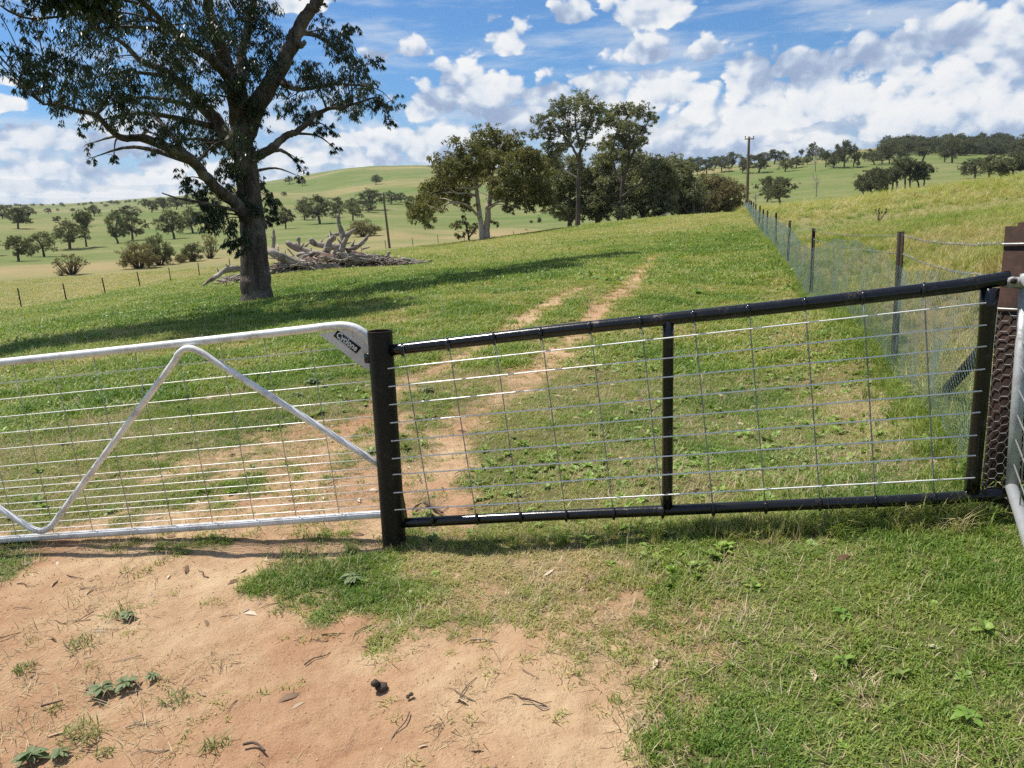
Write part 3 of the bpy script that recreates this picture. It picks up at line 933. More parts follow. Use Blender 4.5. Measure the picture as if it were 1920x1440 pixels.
# rusty corner post
CS = at_depth(1879, 972, 3.08); CS[2] = hz(CS[0], CS[1])
ctop = plane_pt(1898, 424, CS, CS + np.array([1, -0.25, 0]))[2]
cg = empty('corner_post', tuple(CS)); tag(cg, 'rusty red brown steel beam post at the end of the mesh panel', 'post')
hb = MB()
ca_, sa_ = math.cos(math.radians(38)), math.sin(math.radians(38))
E1 = np.array([ca_, sa_, 0]); E2 = np.array([-sa_, ca_, 0])
Hc = ctop - CS[2] + 0.3; zc = CS[2] - 0.3 + Hc / 2
wob = lambda: random.uniform(-0.002, 0.002)
cw = CS + E1 * 0.012
part('flange', MB().box([cw[0] - E1[0] * 0.06, cw[1] - E1[1] * 0.06, zc], 0.012, 0.13, Hc, [E1, E2, up]), M['rust'], cg, CS, False)
part('flange', MB().box([cw[0] + E1[0] * 0.06, cw[1] + E1[1] * 0.06, zc + 0.012], 0.012, 0.13, Hc, [E1, E2, up]), M['rust'], cg, CS, False)
part('web', MB().box([cw[0], cw[1], zc - 0.006], 0.107, 0.010, Hc - 0.02, [E1, E2, up]), M['rust'], cg, CS, False)
for dz_, rr_ in ((0.06, 0.0028), (0.20, 0.0028), (0.30, 0.0025)):
    z_ = ctop - dz_
    loop = [cw + E1 * a * 0.07 + E2 * b * 0.069 for a, b in ((-1, -1), (-1, 1), (1, 1), (1, -1), (-1, -1))]
    loop = [np.array([p[0], p[1], z_ + random.uniform(-0.006, 0.006)]) for p in loop]
    part('wrapped_wire', MB().tube(loop, rr_, 5), M['wire'], cg, CS)

# galvanised gate that swings towards the photographer from the corner post
HA = at_depth(1897, 914, 2.80); HT = at_depth(1922, 545, 2.80)
HB = at_depth(1922, 990, 2.50)
hd = HB - HA; hd /= np.linalg.norm(hd)
hg = empty('galvanised_gate', (HA[0], HA[1], hz(HA[0], HA[1]))); hbp = np.array(hg.location)
tag(hg, 'dull grey galvanised pipe gate hinged on the rusty corner post', 'gate')
HTt = np.array([HA[0] + (HT - HA)[0] * 1.0, HA[1] + (HT - HA)[1], HT[2]])
LG = 1.5
part('hinge_stile', MB().tube([HA - up * 0.0, HA + (HTt - HA) * 0.5, HTt + up * 0.06], 0.0205, 14), M['galv'], hg, hbp)
part('bottom_rail', MB().tube([HA - hd * 0.01, HA + hd * LG], 0.0205, 14), M['galv'], hg, hbp)
part('top_rail', MB().tube([HTt + up * 0.04, HTt + up * 0.04 + hd * LG], 0.0205, 14), M['galv'], hg, hbp)
part('end_stile', MB().tube([HA + hd * LG, HTt + up * 0.04 + hd * LG], 0.0205, 14), M['galv'], hg, hbp)
for k in range(1, 8):
    a = HA + (HTt - HA) * k / 8
    part('horizontal_wire', MB().tube([a, a + hd * LG], 0.0028, 5), M['dullwire'], hg, hbp)
for k in range(1, 7):
    a = HA + hd * LG * k / 7
    part('vertical_wire', MB().tube([a, a + (HTt - HA)], 0.0025, 5), M['dullwire'], hg, hbp)
bk = at_depth(1908, 529, 2.80)
hin = part('hinge_strap', MB().box(bk, 0.075, 0.05, 0.034, [_X * 0.98 + np.array([0, -0.2, 0]), GN3, up]), M['galv'], hg, hbp, False)
bo = at_depth(1899, 527, 2.775)
part('bolt', MB().tube([bo - GN3 * 0.02, bo + GN3 * 0.012], 0.010, 8), M['rust'], hin, hbp)
part('washer', MB().tube([bo - GN3 * 0.006, bo + GN3 * 0.002], 0.016, 14), M['galv'], hin, hbp)

# ---- netting fence along the right of the paddock
def along(line, px):
    """where the upright plane through a pixel column cuts a ground polyline"""
    a, _ = px_azel(px, 480)
    n = np.array([math.cos(a), -math.sin(a)])
    for i in range(len(line) - 1):
        p, q = line[i], line[i + 1]
        d0, d1 = p @ n, q @ n
        if d0 * d1 <= 0:
            t = d0 / (d0 - d1)
            return p + (q - p) * t
    return line[-1]
_l1 = np.array(wpoly([(1688, 706)])[0]); _l2 = wpoly([(1396, None, 66)])[0]
FL = np.array([CS[:2], _l1, _l1 + (_l2 - _l1) * 0.14, _l2, _l2 + (_l2 - _l1) * 0.35])
seglen = np.linalg.norm(np.diff(FL, axis=0), axis=1); cum = np.concatenate([[0], np.cumsum(seglen)])
def fl(s):
    s = np.atleast_1d(s)
    return np.stack([np.interp(s, cum, FL[:, 0]), np.interp(s, cum, FL[:, 1])], -1)
def star_picket(base, h, lean=(0, 0), w=0.030, rot=0.6):
    mb = MB()
    top_ = base + np.array([lean[0], lean[1], h]); bot_ = base - np.array([0, 0, 0.15])
    for k in range(3):
        a = rot + k * 2 * math.pi / 3
        d = np.array([math.cos(a), math.sin(a), 0]); t = np.array([-math.sin(a), math.cos(a), 0]) * 0.0035
        V = []
        for P in (bot_, top_):
            for q in (0.003, w):
                V += [P + d * q - t, P + d * q + t]
        mb.add(V, [(0, 2, 6, 4), (1, 5, 7, 3), (2, 3, 7, 6), (0, 4, 5, 1), (4, 6, 7, 5), (0, 1, 3, 2)])
    return mb
fe = empty('netting_fence', (FL[1][0], FL[1][1], hz(*FL[1]))); fb = np.array(fe.location)
tag(fe, 'fence of dark steel pickets, barbed wire and rabbit netting running up the paddock', 'fence')
PKX = [(1691, 434), (1523, 428), (1478, 414), (1453.5, 404), (1437, 397), (1428, 393), (1421, 389), (1415, 387), (1411, 384.5), (1407.5, 383), (1404.5, 382), (1402, 381), (1399.5, 381), (1397, 381), (1394.5, 382)]
picks = []
for i, (px, py) in enumerate(PKX):
    xy = along(FL, px)
    z = hz(*xy)
    h = at_r(px, py, np.hypot(*xy))[2] - z
    h = float(np.clip(h, 1.0, 1.45))
    picks.append((xy, z, h))
    part('star_picket', star_picket(np.array([xy[0], xy[1], z]), h, (random.uniform(-.03, .03), random.uniform(-.03, .03)), 0.032 if i < 6 else 0.04, 0.5 + i), M['picket'], fe, fb, False)
posts_s = [0.0] + [float(np.linalg.norm(p[0] - FL[0])) for p in picks]
top_z = [ctop - 0.06] + [p[1] + p[2] - 0.03 for p in picks]
def strand(drop, drop0, name, barbs, r=0.0016):
    pts = []
    for i in range(len(picks) + 1):
        xy = FL[0] if i == 0 else picks[i - 1][0]
        z = top_z[i] - (drop0 if i == 0 else drop)
        pts.append(np.array([xy[0], xy[1], z]))
    P = [pts[0]]
    for a, b in zip(pts[:-1], pts[1:]):
        for t in np.linspace(0, 1, 13)[1:]:
            P.append(a + (b - a) * t - up * 0.035 * math.sin(math.pi * t) + up * random.uniform(-.003, .003))
    P = np.array(P)
    mb = MB().tube(P, r, 5)
    if barbs:                                          # twisted second wire and four-point barbs
        L = np.linalg.norm(P[24] - P[0]); n = int(L / 0.10)
        Q = spline(P[:25], n * 3)
        tw = np.array([q + 0.003 * np.array([0, math.cos(k * 2.1), math.sin(k * 2.1)]) for k, q in enumerate(Q)])
        mb.tube(tw, 0.0012, 4)
        for k in range(0, n):
            c = Q[k * 3]
            for s in (-1, 1):
                v = np.array([random.uniform(-1, 1), random.uniform(-1, 1), random.uniform(0.4, 1) * s]); v /= np.linalg.norm(v)
                mb.bar(c - v * 0.013, c + v * 0.013, 0.0011, 3)
    return part(name, mb, M['dullwire'], fe, fb)
strand(0.0, 0.0, 'barbed_wire', True)
strand(0.15, 0.14, 'barbed_wire', True)
strand(0.36, 0.27, 'plain_wire', False, 0.0016)

def prisms(P, Q, r):
    P = np.asarray(P); Q = np.asarray(Q); d = Q - P
    d /= np.linalg.norm(d, axis=1)[:, None] + 1e-12
    ref = np.tile([0.31, 0.17, 0.93], (len(d), 1))
    u = np.cross(d, ref); u /= np.linalg.norm(u, axis=1)[:, None] + 1e-9
    w = np.cross(d, u)
    ring_ = [u * math.cos(a) + w * math.sin(a) for a in (0, 2.0944, 4.18879)]
    V = np.stack([P + ring_[0] * r, P + ring_[1] * r, P + ring_[2] * r, Q + ring_[0] * r, Q + ring_[1] * r, Q + ring_[2] * r], 1)
    n = len(P)
    base = (np.arange(n) * 6)[:, None, None]
    F = (np.array([[0, 1, 4, 3], [1, 2, 5, 4], [2, 0, 3, 5]])[None] + base).reshape(-1, 4)
    me = bpy.data.meshes.new('wires')
    me.vertices.add(n * 6); me.vertices.foreach_set('co', V.astype(np.float32).ravel())
    me.loops.add(F.size); me.loops.foreach_set('vertex_index', F.astype(np.int32).ravel())
    me.polygons.add(len(F)); me.polygons.foreach_set('loop_start', np.arange(0, F.size, 4, dtype=np.int32))
    me.update(calc_edges=True)
    return me
def hexnet(s0, s1, a, r, hgt, f):
    """hexagonal netting between fence positions s0..s1; f maps (s, t) to world points"""
    ni = int((s1 - s0) / (1.5 * a)); nj = int(hgt / (math.sqrt(3) * a))
    P, Q = [], []
    h = math.sqrt(3) / 2 * a
    for i in range(ni):
        x = s0 + i * 1.5 * a
        for j in range(nj):
            z = j * 2 * h + (i % 2) * h
            c = [(x + a, z), (x + a / 2, z + h), (x - a / 2, z + h), (x - a, z)]
            for k in range(3):
                P.append(c[k]); Q.append(c[k + 1])
    P = np.array(P); Q = np.array(Q)
    return prisms(f(P) - fb, f(Q) - fb, r)
fdir = (FL[2] - FL[1]); fdir /= np.linalg.norm(fdir); fnorm = np.array([-fdir[1], fdir[0]])   # to the paddock side
def net_map(st_):
    s, t = st_[:, 0], st_[:, 1]
    xy = fl(s)
    wob_ = (fbm(s * 1.6, t * 2.5, 51, 3) - 0.5) * 0.075
    xy = xy + fnorm[None] * (0.045 + wob_)[:, None]
    z = height(xy[:, 0], xy[:, 1]) + t + (fbm(s * 0.8, t * 0 + 3, 52, 2) - 0.5) * 0.06 * t
    return np.stack([xy[:, 0], xy[:, 1], z], -1)
for (s0, s1, a, r) in ((0.02, 9.0, 0.0225, 0.00105), (9.0, 24.0, 0.045, 0.0019), (24.0, cum[3] + 8, 0.09, 0.0034)):
    o = link('netting', hexnet(s0, s1, a, r, 0.93, net_map), M['netwire'], fe); tag(o, kind='stuff')
# netting wrapped round the corner post's near faces
def wrap_map(st_):
    s, t = st_[:, 0], st_[:, 1]
    k = np.clip(s / 0.16, 0, 2)
    c0 = CS + E1 * -0.057 + E2 * 0.066; c1 = CS + E1 * -0.057 - E2 * 0.070; c2 = CS + E1 * 0.085 - E2 * 0.070
    A = np.where((k < 1)[:, None], c0[None] + (c1 - c0)[None] * k[:, None], c1[None] + (c2 - c1)[None] * (k - 1)[:, None])
    A = A + (fbm(s * 14, t * 9, 54, 2) - 0.5)[:, None] * np.array([0.012, -0.02, 0])
    A[:, 2] = CS[2] + t + (fbm(s * 11, t * 7, 55, 3) - 0.5) * 0.035 + s * 0.12
    return A
o = link('netting', hexnet(0.0, 0.30, 0.0225, 0.0010, 0.80, wrap_map), M['dullwire'], fe); tag(o, kind='stuff')
# stay pipe of the corner post
stb, _ = hit([1752], [744]); stb = stb[0]
stt = np.array([CS[0], CS[1], CS[2] + 0.75]) + np.append(fdir, 0) * 0.08
part('stay_pipe', MB().tube([stb - up * 0.05, stt], 0.030, 12), M['picket'], fe, fb)

# ---- boundary fence down the slope on the left
LFX = [(-130, 604), (-45, 590), (40, 577), (125, 564), (198, 551), (263, 538), (321, 527), (374, 517)]
lf_pts = [hit([x], [y])[0][0] for x, y in LFX]
lf_line = [np.array(p[:2]) for p in lf_pts]
wp = [wpoly([(px, None, r)])[0] for px, r in ((500, 87), (620, 97), (731, 106), (830, 113), (930, 120), (1040, 128))]
cur = lf_line[-1]; step = 5.0
for q in wp:
    while np.linalg.norm(q - cur) > step * 0.7:
        cur = cur + (q - cur) / np.linalg.norm(q - cur) * step
        lf_line.append(cur)
lfe = empty('boundary_fence', (lf_line[3][0], lf_line[3][1], hz(*lf_line[3]))); lfb = np.array(lfe.location)
tag(lfe, 'low wire fence of thin dark pickets along the edge of the dry pasture', 'fence')
tops = []
for i, xy in enumerate(lf_line):
    z = hz(*xy); h = 1.15 + random.uniform(-.06, .06)
    lean_ = (-0.06 + random.uniform(-.05, .05), random.uniform(-.05, .05))
    tops.append((np.array([xy[0] + lean_[0], xy[1] + lean_[1], z + h])))
    part('star_picket', star_picket(np.array([xy[0], xy[1], z]), h, lean_, 0.045, i * 1.3), M['picket'], lfe, lfb, False)
for d_ in (0.06, 0.35, 0.65, 0.95):
    P = []
    for a, b in zip(tops[:-1], tops[1:]):
        for t in (0, 0.5):
            P.append(a + (b - a) * t - up * (d_ + (0.05 if t else 0)))
    part('fence_wire', MB().tube(P, 0.003, 4), M['dullwire'], lfe, lfb)

# ---- power poles
def power_pole(px0, py0, px1, py1, r, label, arm):
    b = at_r(px0, py0, r); b[2] = hz(b[0], b[1])
    t = at_r(px1, py1, r)
    e = empty('power_pole', tuple(b)); tag(e, label, 'pole')
    mb = MB().tube(spline([b - up * 0.5, b + (t - b) * 0.5, t], 10), np.linspace(0.17, 0.12, 10), 10, rough=0.03)
    part('pole_shaft', mb, M['pole'], e, b)
    if arm:
        c_ = t - up * 0.25
        am = part('cross_arm', MB().box(c_ - np.array([0.0, 0.14, 0]), 0.95, 0.09, 0.10), M['pole'], e, b, False)
        for s in (-0.42, 0.42):
            q = c_ + np.array([s, -0.14, 0.05])
            part('insulator', MB().tube([q, q + up * 0.10, q + up * 0.13, q + up * 0.26], [0.03, 0.03, 0.075, 0.05], 8), M['ceramic'], am, b)
    else:
        part('cap', MB().tube([t, t + up * 0.10], [0.13, 0.10], 8), M['ceramic'], e, b)
power_pole(731, 466, 718, 362, 105, 'slim timber power pole leaning over beyond the log heap', False)
power_pole(1400, 396, 1404.5, 256, 86, 'tall brown timber power pole with short cross arm at the top of the netting fence', True)

# ------------------------------------------------------------------ trees
def bark_mat(name, c1, c2, c3, scale=2.0, stretch=(5, 5, 0.7)):
    m, nt, out = mat(name)
    tc = nt.add('ShaderNodeTexCoord')
    v = nt.vmath('MULTIPLY', tc.outputs['Object'], stretch)
    n = nt.noise(v, scale, 7, 0.65, dist=0.4)
    n2 = nt.noise(tc.outputs['Object'], scale * 0.8, 4, 0.6)
    col = nt.mix(nt.smooth(n, 0.35, 0.62), c1, c2)
    col = nt.mix(nt.smooth(n2, 0.50, 0.68), col, c3)
    principled(nt, out, col, 0.9, 0, n, 0.8, 0.05, spec=0.2)
    return m
M['bark_big'] = bark_mat('grey_brown_bark', (0.045, 0.034, 0.028), (0.125, 0.10, 0.082), (0.20, 0.175, 0.15), 1.6)
M['bark_pale'] = bark_mat('pale_gum_bark', (0.52, 0.45, 0.38), (0.36, 0.29, 0.23), (0.16, 0.12, 0.09), 0.9, (1.5, 1.5, 0.5))
M['bark_dark'] = bark_mat('dark_gum_bark', (0.060, 0.048, 0.038), (0.12, 0.10, 0.08), (0.16, 0.13, 0.10), 0.8)
M['deadwood'] = bark_mat('bleached_dead_wood', (0.44, 0.39, 0.33), (0.26, 0.215, 0.175), (0.11, 0.08, 0.058), 2.2, (0.9, 5.0, 5.0))
M['leaf_big'] = leaf_mat('big_gum_leaves', [(0.15, (0.018, 0.030, 0.013)), (0.5, (0.032, 0.050, 0.021)), (0.8, (0.058, 0.078, 0.036))], 0.20, 0.38, 0.5, 0.5)
M['leaf_olive'] = leaf_mat('olive_gum_leaves', [(0.15, (0.105, 0.105, 0.042)), (0.5, (0.185, 0.178, 0.075)), (0.85, (0.27, 0.255, 0.12))], 0.34, 0.5, 0.16, 0.12)
M['leaf_grey'] = leaf_mat('grey_green_gum_leaves', [(0.15, (0.105, 0.114, 0.064)), (0.5, (0.186, 0.192, 0.112)), (0.85, (0.304, 0.304, 0.195))], 0.32, 0.5, 0.16, 0.12)
M['leaf_dark'] = leaf_mat('dark_gum_leaves', [(0.15, (0.066, 0.073, 0.041)), (0.5, (0.117, 0.122, 0.069)), (0.85, (0.191, 0.191, 0.114))], 0.30, 0.5, 0.2, 0.12)
M['leaf_bush'] = leaf_mat('brown_green_bush_leaves', [(0.15, (0.107, 0.091, 0.046)), (0.5, (0.188, 0.160, 0.083)), (0.85, (0.278, 0.240, 0.128))], 0.30, 0.6, 0.3, 0.2)

def unit(n, r):
    v = r.normal(size=(n, 3)); return v / np.linalg.norm(v, axis=1)[:, None]

def leaf_quads(P, D, L, Wd, r):
    """lance-shaped quads at P along D"""
    n = len(P)
    D = D / (np.linalg.norm(D, axis=1)[:, None] + 1e-9)
    S = np.cross(D, unit(n, r)); S /= np.linalg.norm(S, axis=1)[:, None] + 1e-9
    L = np.broadcast_to(L, (n,))[:, None]; Wd = np.broadcast_to(Wd, (n,))[:, None]
    return np.stack([P, P + D * L * 0.42 + S * Wd, P + D * L, P + D * L * 0.45 - S * Wd], 1)

def clump(c, R, n, L, Wd, r, droop=0.7, shell=0.55, squash=0.85):
    """n leaves round a branch end: sprays that hang"""
    ns = max(1, n // 16)
    d = unit(ns, r)
    rad = R * (shell + (1 - shell) * r.random(ns)) ** 0.8
    o = c + d * rad[:, None] * np.array([1, 1, squash])
    k = r.integers(0, ns, n)
    t = r.random(n)
    tw = d * np.array([1, 1, 0.3]) + np.array([0, 0, -0.9 * droop])
    sl = R * (0.25 + 0.35 * r.random(ns))
    P = o[k] + tw[k] * (sl[k] * t)[:, None] + r.normal(size=(n, 3)) * R * 0.09
    D = unit(n, r) * 0.75 + np.array([0, 0, -droop * 1.3])
    return leaf_quads(P, D, L * r.uniform(0.7, 1.25, n), Wd * r.uniform(0.7, 1.25, n), r)

def traced_tree(name, label, cat, px, py, r, limbs, blobs, leafm, barkm, per, L, Wd, seed, depth=2.0, droop=0.7, group=None, twig=0.018, shell=0.3, auto=0, squash=0.85, split=1, skew=None, grow=1.0):
    """tree whose limbs and leaf masses follow the photograph; r is its distance along the ground"""
    R_ = np.random.default_rng(seed)
    base = at_r(px, py, r); base[2] = hz(base[0], base[1])
    s = r / FPX * 1.02                                   # metres per pixel at the tree
    e = empty(name, tuple(base)); tag(e, label, cat, group)
    mb = MB(); pts_all = []
    first = True
    for k, lm in enumerate(limbs):
        P = np.array([at_r(x, y, r + o + (0.6 * skew(x) if seed == 5 and skew and k and (x < 420 or x > 520) else 0)) for (x, y, w, o) in lm])
        if first: P[0] = base - np.array([0, 0, 0.3])
        W_ = np.array([q[2] for q in lm]) * s / 2
        n = max(6, len(lm) * 5)
        P = spline(P, n); W_ = np.maximum(spline(W_[:, None], n)[:, 0], 0.012)
        if first:
            W_ *= 0.9; W_[:5] *= np.array([1.45, 1.28, 1.13, 1.05, 1.02])
        P[1:] += R_.normal(size=(n - 1, 3)) * W_[1:, None] * (0.03 if first else 0.10)
        mb.tube(P, W_, 14 if first else 9, rough=0.035 if first else 0.06, seed=seed + k)
        if lm[0][2] > 7.5 or seed != 5: pts_all.append(np.hstack([P, W_[:, None]]))
        first = False
    PA = np.vstack(pts_all)
    leaves = []
    for (bx, by, br, *off) in blobs:
        o = off[0] if off else R_.normal(0, depth) + (skew(bx) if skew else 0)
        c = at_r(bx, by, r + o); Rm = br * s * grow
        # a branch from the nearest limb point that lies lower
        d = np.linalg.norm(PA[:, :3] - c, axis=1) + 0.9 * np.maximum(0, PA[:, 2] - c[2])
        a = PA[np.argmin(d)]
        mid = (a[:3] * 0.45 + c * 0.55) + np.array([0, 0, 0.10 * np.linalg.norm(c - a[:3])]) + R_.normal(size=3) * 0.1 * Rm
        Pt = spline([a[:3], mid, c], 9)
        w0 = min(a[3] * 0.7, max(twig * 1.6, 0.03 * np.linalg.norm(c - a[:3])))
        mb.tube(Pt, np.linspace(w0, twig * 0.5, 9), 6, rough=0.05)
        for q in range(6):
            v = unit(1, R_)[0] * np.array([1, 1, 0.6]) + np.array([0, 0, 0.15])
            mb.tube(spline([c - v * Rm * 0.05, c + v * Rm * 0.5 + R_.normal(size=3) * 0.06 * Rm, c + v * Rm * 0.95 - up * Rm * 0.15], 6), np.linspace(twig * 0.55, twig * 0.12, 6), 4, cap=False)
        hid = by < -105 and seed == 5
        per_ = per * (1.5 if hid else (0.72 if seed == 5 and bx < 330 and by < 320 else 1.8 if seed == 5 and by > 320 else 1.0))
        Lq, Wq = (L * 1.7, Wd * 2.2) if hid else (L, Wd)
        if seed == 5 and not hid: Rm *= 0.88
        if split > 1:
            cc = [c + unit(1, R_)[0] * Rm * R_.uniform(0.2, 0.95) for _ in range(split)]
            for q in cc:
                leaves.append(clump(q, Rm * 0.62, max(16, int(per_ * Rm * Rm / split)), Lq, Wq, R_, droop, shell, squash))
        else:
            leaves.append(clump(c, Rm, max(24, int(per * Rm * Rm)), L, Wd, R_, droop, shell, squash))
    part('trunk', mb, M[barkm], e, base)
    link('crown', quads_mesh('crown', np.concatenate(leaves), base), M[leafm], e)
    return e

# ---- the big gum by the log heap
BL = [[(482, 570, 60, 0), (481, 540, 58, 0), (479, 505, 53, 0), (476, 450, 48, 0), (471, 400, 45, 0), (466, 350, 43, 0), (461, 310, 41, 0), (455, 270, 38, 0), (449, 225, 33, 0)],
      [(462, 412, 24, -0.3), (440, 380, 20, -0.6), (408, 354, 18, -0.9), (378, 322, 16, -1.2), (350, 292, 15, -1.5), (308, 275, 13, -1.8), (267, 258, 11, -2.0), (225, 257, 9, -2.0), (180, 217, 7, -2.1), (146, 208, 6, -2.2), (104, 196, 4, -2.2), (80, 196, 2, -2.2)],
      [(452, 292, 30, 0), (430, 262, 26, 0.3), (400, 221, 22, 0.8), (346, 163, 17, 1.2), (300, 129, 13, 1.6), (267, 117, 10, 2), (233, 83, 7, 2.2), (190, 60, 4, 2.4)],
      [(449, 235, 30, 0), (440, 180, 27, -0.3), (425, 120, 23, -0.6), (402, 60, 18, -1.0), (388, 0, 14, -1.4), (378, -70, 9, -1.8)],
      [(434, 150, 18, -0.4), (404, 117, 15, -1.0), (354, 83, 12, -1.8), (304, 38, 9, -2.6), (270, 4, 7, -3.2), (235, -50, 4, -3.6)],
      [(451, 190, 22, 0.2), (452, 110, 18, 1.0), (470, 30, 14, 1.8), (482, -60, 9, 2.4)],
      [(457, 255, 34, 0), (487, 188, 30, -0.2), (521, 138, 27, -0.5), (550, 75, 23, -0.8), (575, 29, 20, -1.0), (596, 0, 17, -1.2), (622, -60, 11, -1.4)],
      [(521, 140, 15, -0.5), (534, 158, 12, -0.9), (540, 160, 7, -1.2)],
      [(551, 78, 14, -0.8), (563, 86, 10, -1.0), (573, 77, 7, -1.1)],
      [(464, 306, 20, 0), (483, 292, 16, -0.3), (508, 279, 14, -0.5), (537, 254, 12, -0.8), (558, 246, 10, -1.0), (604, 208, 7, -1.3), (646, 200, 5, -1.5), (705, 182, 3, -1.7)],
      [(516, 150, 11, -0.4), (560, 168, 8, 0.4), (620, 158, 6, 0.9), (680, 160, 4, 1.2)],
      [(560, 60, 10, -0.8), (600, 70, 7, 0.2), (635, 100, 4, 0.8)],
      [(455, 398, 7, -0.4), (400, 385, 5, -1.2), (352, 375, 4, -1.8), (330, 371, 3, -2.1), (304, 362, 1.6, -2.4)],
      [(120, 30, 3, -1.5), (60, 35, 3, -1.2), (25, 25, 3, -1.0), (0, 10, 2, -1.0)]]
BB = [(45, 112, 34), (85, 150, 40), (60, 165, 26), (120, 110, 48), (150, 60, 56), (110, 180, 34), (165, 150, 46), (215, 105, 52), (205, 185, 38), (175, 205, 30), (250, 150, 50), (270, 205, 40),
      (240, 40, 52), (300, 70, 52), (330, 120, 48), (310, 180, 44), (340, 230, 40), (305, 235, 30), (370, 45, 54), (390, 110, 46), (370, 180, 44), (400, 240, 40), (360, 275, 26), (430, 60, 50),
      (460, 110, 40), (480, 40, 48), (500, 100, 36), (440, 170, 36), (420, 300, 34), (395, 270, 28), (445, 260, 34), (475, 220, 28), (520, 60, 36), (190, 20, 50), (130, 10, 36), (60, 20, 26),
      (540, 185, 34), (570, 120, 34), (600, 160, 40), (620, 60, 34), (640, 100, 36), (655, 145, 38), (640, 200, 38), (690, 170, 38), (720, 195, 30), (735, 190, 22), (730, 225, 16), (590, 215, 30), (555, 215, 26),
      (620, 245, 20), (630, 280, 14), (600, 240, 16), (560, 300, 13), (570, 320, 12), (560, 330, 10), (670, 215, 22), (690, 120, 26), (655, 60, 22), (600, 30, 26),
      (165, 270, 14), (170, 296, 10), (214, 292, 10), (150, 235, 14), (285, 285, 14), (300, 260, 18), (230, 225, 24),
      (345, 335, 18, -0.8), (365, 362, 22, -0.9), (395, 345, 24, -0.6), (400, 385, 26, -0.8), (425, 410, 26, -0.9), (380, 410, 22, -0.5), (430, 360, 26, -0.5), (440, 330, 26, -0.4), (455, 440, 20, -0.9), (430, 455, 18, -0.8), (448, 470, 12, -0.8),
      (500, 365, 22, 0.5), (510, 395, 20, 0.7), (490, 340, 18, 0.4), (497, 420, 14, 0.6), (520, 410, 12, 0.5), (480, 385, 16, -0.5),
      (350, -60, 66), (450, -80, 70), (250, -50, 60), (550, -50, 50), (620, -40, 40), (400, -150, 66), (500, -150, 50), (300, -130, 50), (150, -50, 46), (380, -220, 70), (470, -230, 60), (280, -190, 50), (560, -130, 50), (350, -100, 50), (430, -20, 50), (230, -100, 50), (90, -20, 34)]
BB += [(-60, -60, 60, -3), (-150, -20, 60, -3), (-110, -130, 64, -4), (0, -140, 64, -4.5), (-200, -110, 60, -3.5), (80, -110, 60, -4), (180, -180, 64, -5), (-40, -220, 64, -4.5), (90, -230, 64, -5), (-220, 20, 46, -2.5), (-300, -60, 60, -3.5), (-330, -160, 60, -4), (-260, -210, 60, -4.5), (-140, -260, 64, -5), (-400, -80, 50, -3.5), (160, -300, 64, -6), (20, -310, 64, -6), (260, -250, 64, -5),
       (640, -90, 60, 2), (700, -100, 56, 3.5), (760, -110, 54, 4.5), (820, -120, 50, 5), (700, -140, 60, 3.5), (780, -140, 56, 4.5), (620, -160, 60, 1.5), (860, -110, 44, 5.5), (560, -240, 64, 0), (660, -230, 60, 2)]
BL += [[(270, 4, 7, -3.2), (150, -60, 6, -3.5), (0, -90, 5, -4), (-150, -70, 3, -3.5)], [(622, -60, 11, -1.4), (700, -110, 8, 2), (800, -100, 5, 4.5)]]
traced_tree('gum_tree', 'large spreading gum tree with thick grey trunk in front of the log heap', 'tree', 482, 568, 22.6, BL, BB, 'leaf_big', 'bark_big', 3300, 0.125, 0.0145, 5, depth=1.7, droop=0.8, twig=0.014, shell=0.05, split=5, skew=lambda x: np.interp(x, [0, 250, 480, 740], [-2.6, -1.6, 0.2, 2.0]))

# ---- gums on the far edge of the paddock
WG = [[(903, 452, 13, 0), (902, 424, 11, 0), (897, 386, 9, 0), (892, 344, 7, 0), (884, 310, 4, 0), (872, 290, 2.5, 0)],
      [(912, 449, 12, 0.1), (915, 402, 10, 0.1), (920, 360, 8.5, 0.1), (923, 324, 6.5, 0.1), (932, 290, 4, 0.4), (945, 265, 2.5, 0.4)],
      [(899, 408, 5, -0.3), (874, 384, 4, -1.5), (842, 381, 3, -2.5), (826, 398, 2, -3)],
      [(894, 368, 5, 0), (876, 362, 4, -1), (856, 362, 3, -2), (835, 345, 2, -2.5)],
      [(893, 344, 5, 0), (874, 318, 3.5, 1), (858, 300, 2.5, 1.5)],
      [(921, 366, 5, 0.4), (950, 345, 3.5, -1), (974, 324, 3, -1.5), (1000, 310, 2, -2)],
      [(917, 385, 4, 0.4), (940, 378, 3, 2), (965, 388, 2, 2.5)],
      [(921, 340, 4, 0.4), (905, 305, 3, 2), (900, 275, 2, 2.5)]]
WB = [(800, 392, 24), (778, 396, 15), (820, 357, 26), (842, 325, 27), (832, 303, 18), (868, 292, 27), (898, 268, 23), (930, 258, 22), (958, 268, 23), (983, 284, 22), (1003, 308, 20), (1012, 342, 20), (988, 335, 24), (960, 312, 26), (922, 300, 26),
      (882, 330, 24), (850, 362, 22), (932, 338, 22), (962, 358, 20), (986, 374, 18), (952, 388, 12), (872, 376, 14), (1000, 366, 18), (905, 318, 22), (812, 378, 20), (860, 345, 20), (935, 362, 14), (790, 375, 14), (1022, 322, 16), (1018, 365, 16), (1000, 290, 16), (945, 285, 18), (875, 312, 18)]
traced_tree('gum_tree', 'broad olive gum tree with twin pale trunks at the paddock edge', 'tree', 906, 451, 75, WG, WB, 'leaf_olive', 'bark_pale', 800, 0.34, 0.060, 21, depth=2.2, droop=0.45, twig=0.03, shell=0.05, split=8, grow=1.17, skew=lambda x: 1.3)
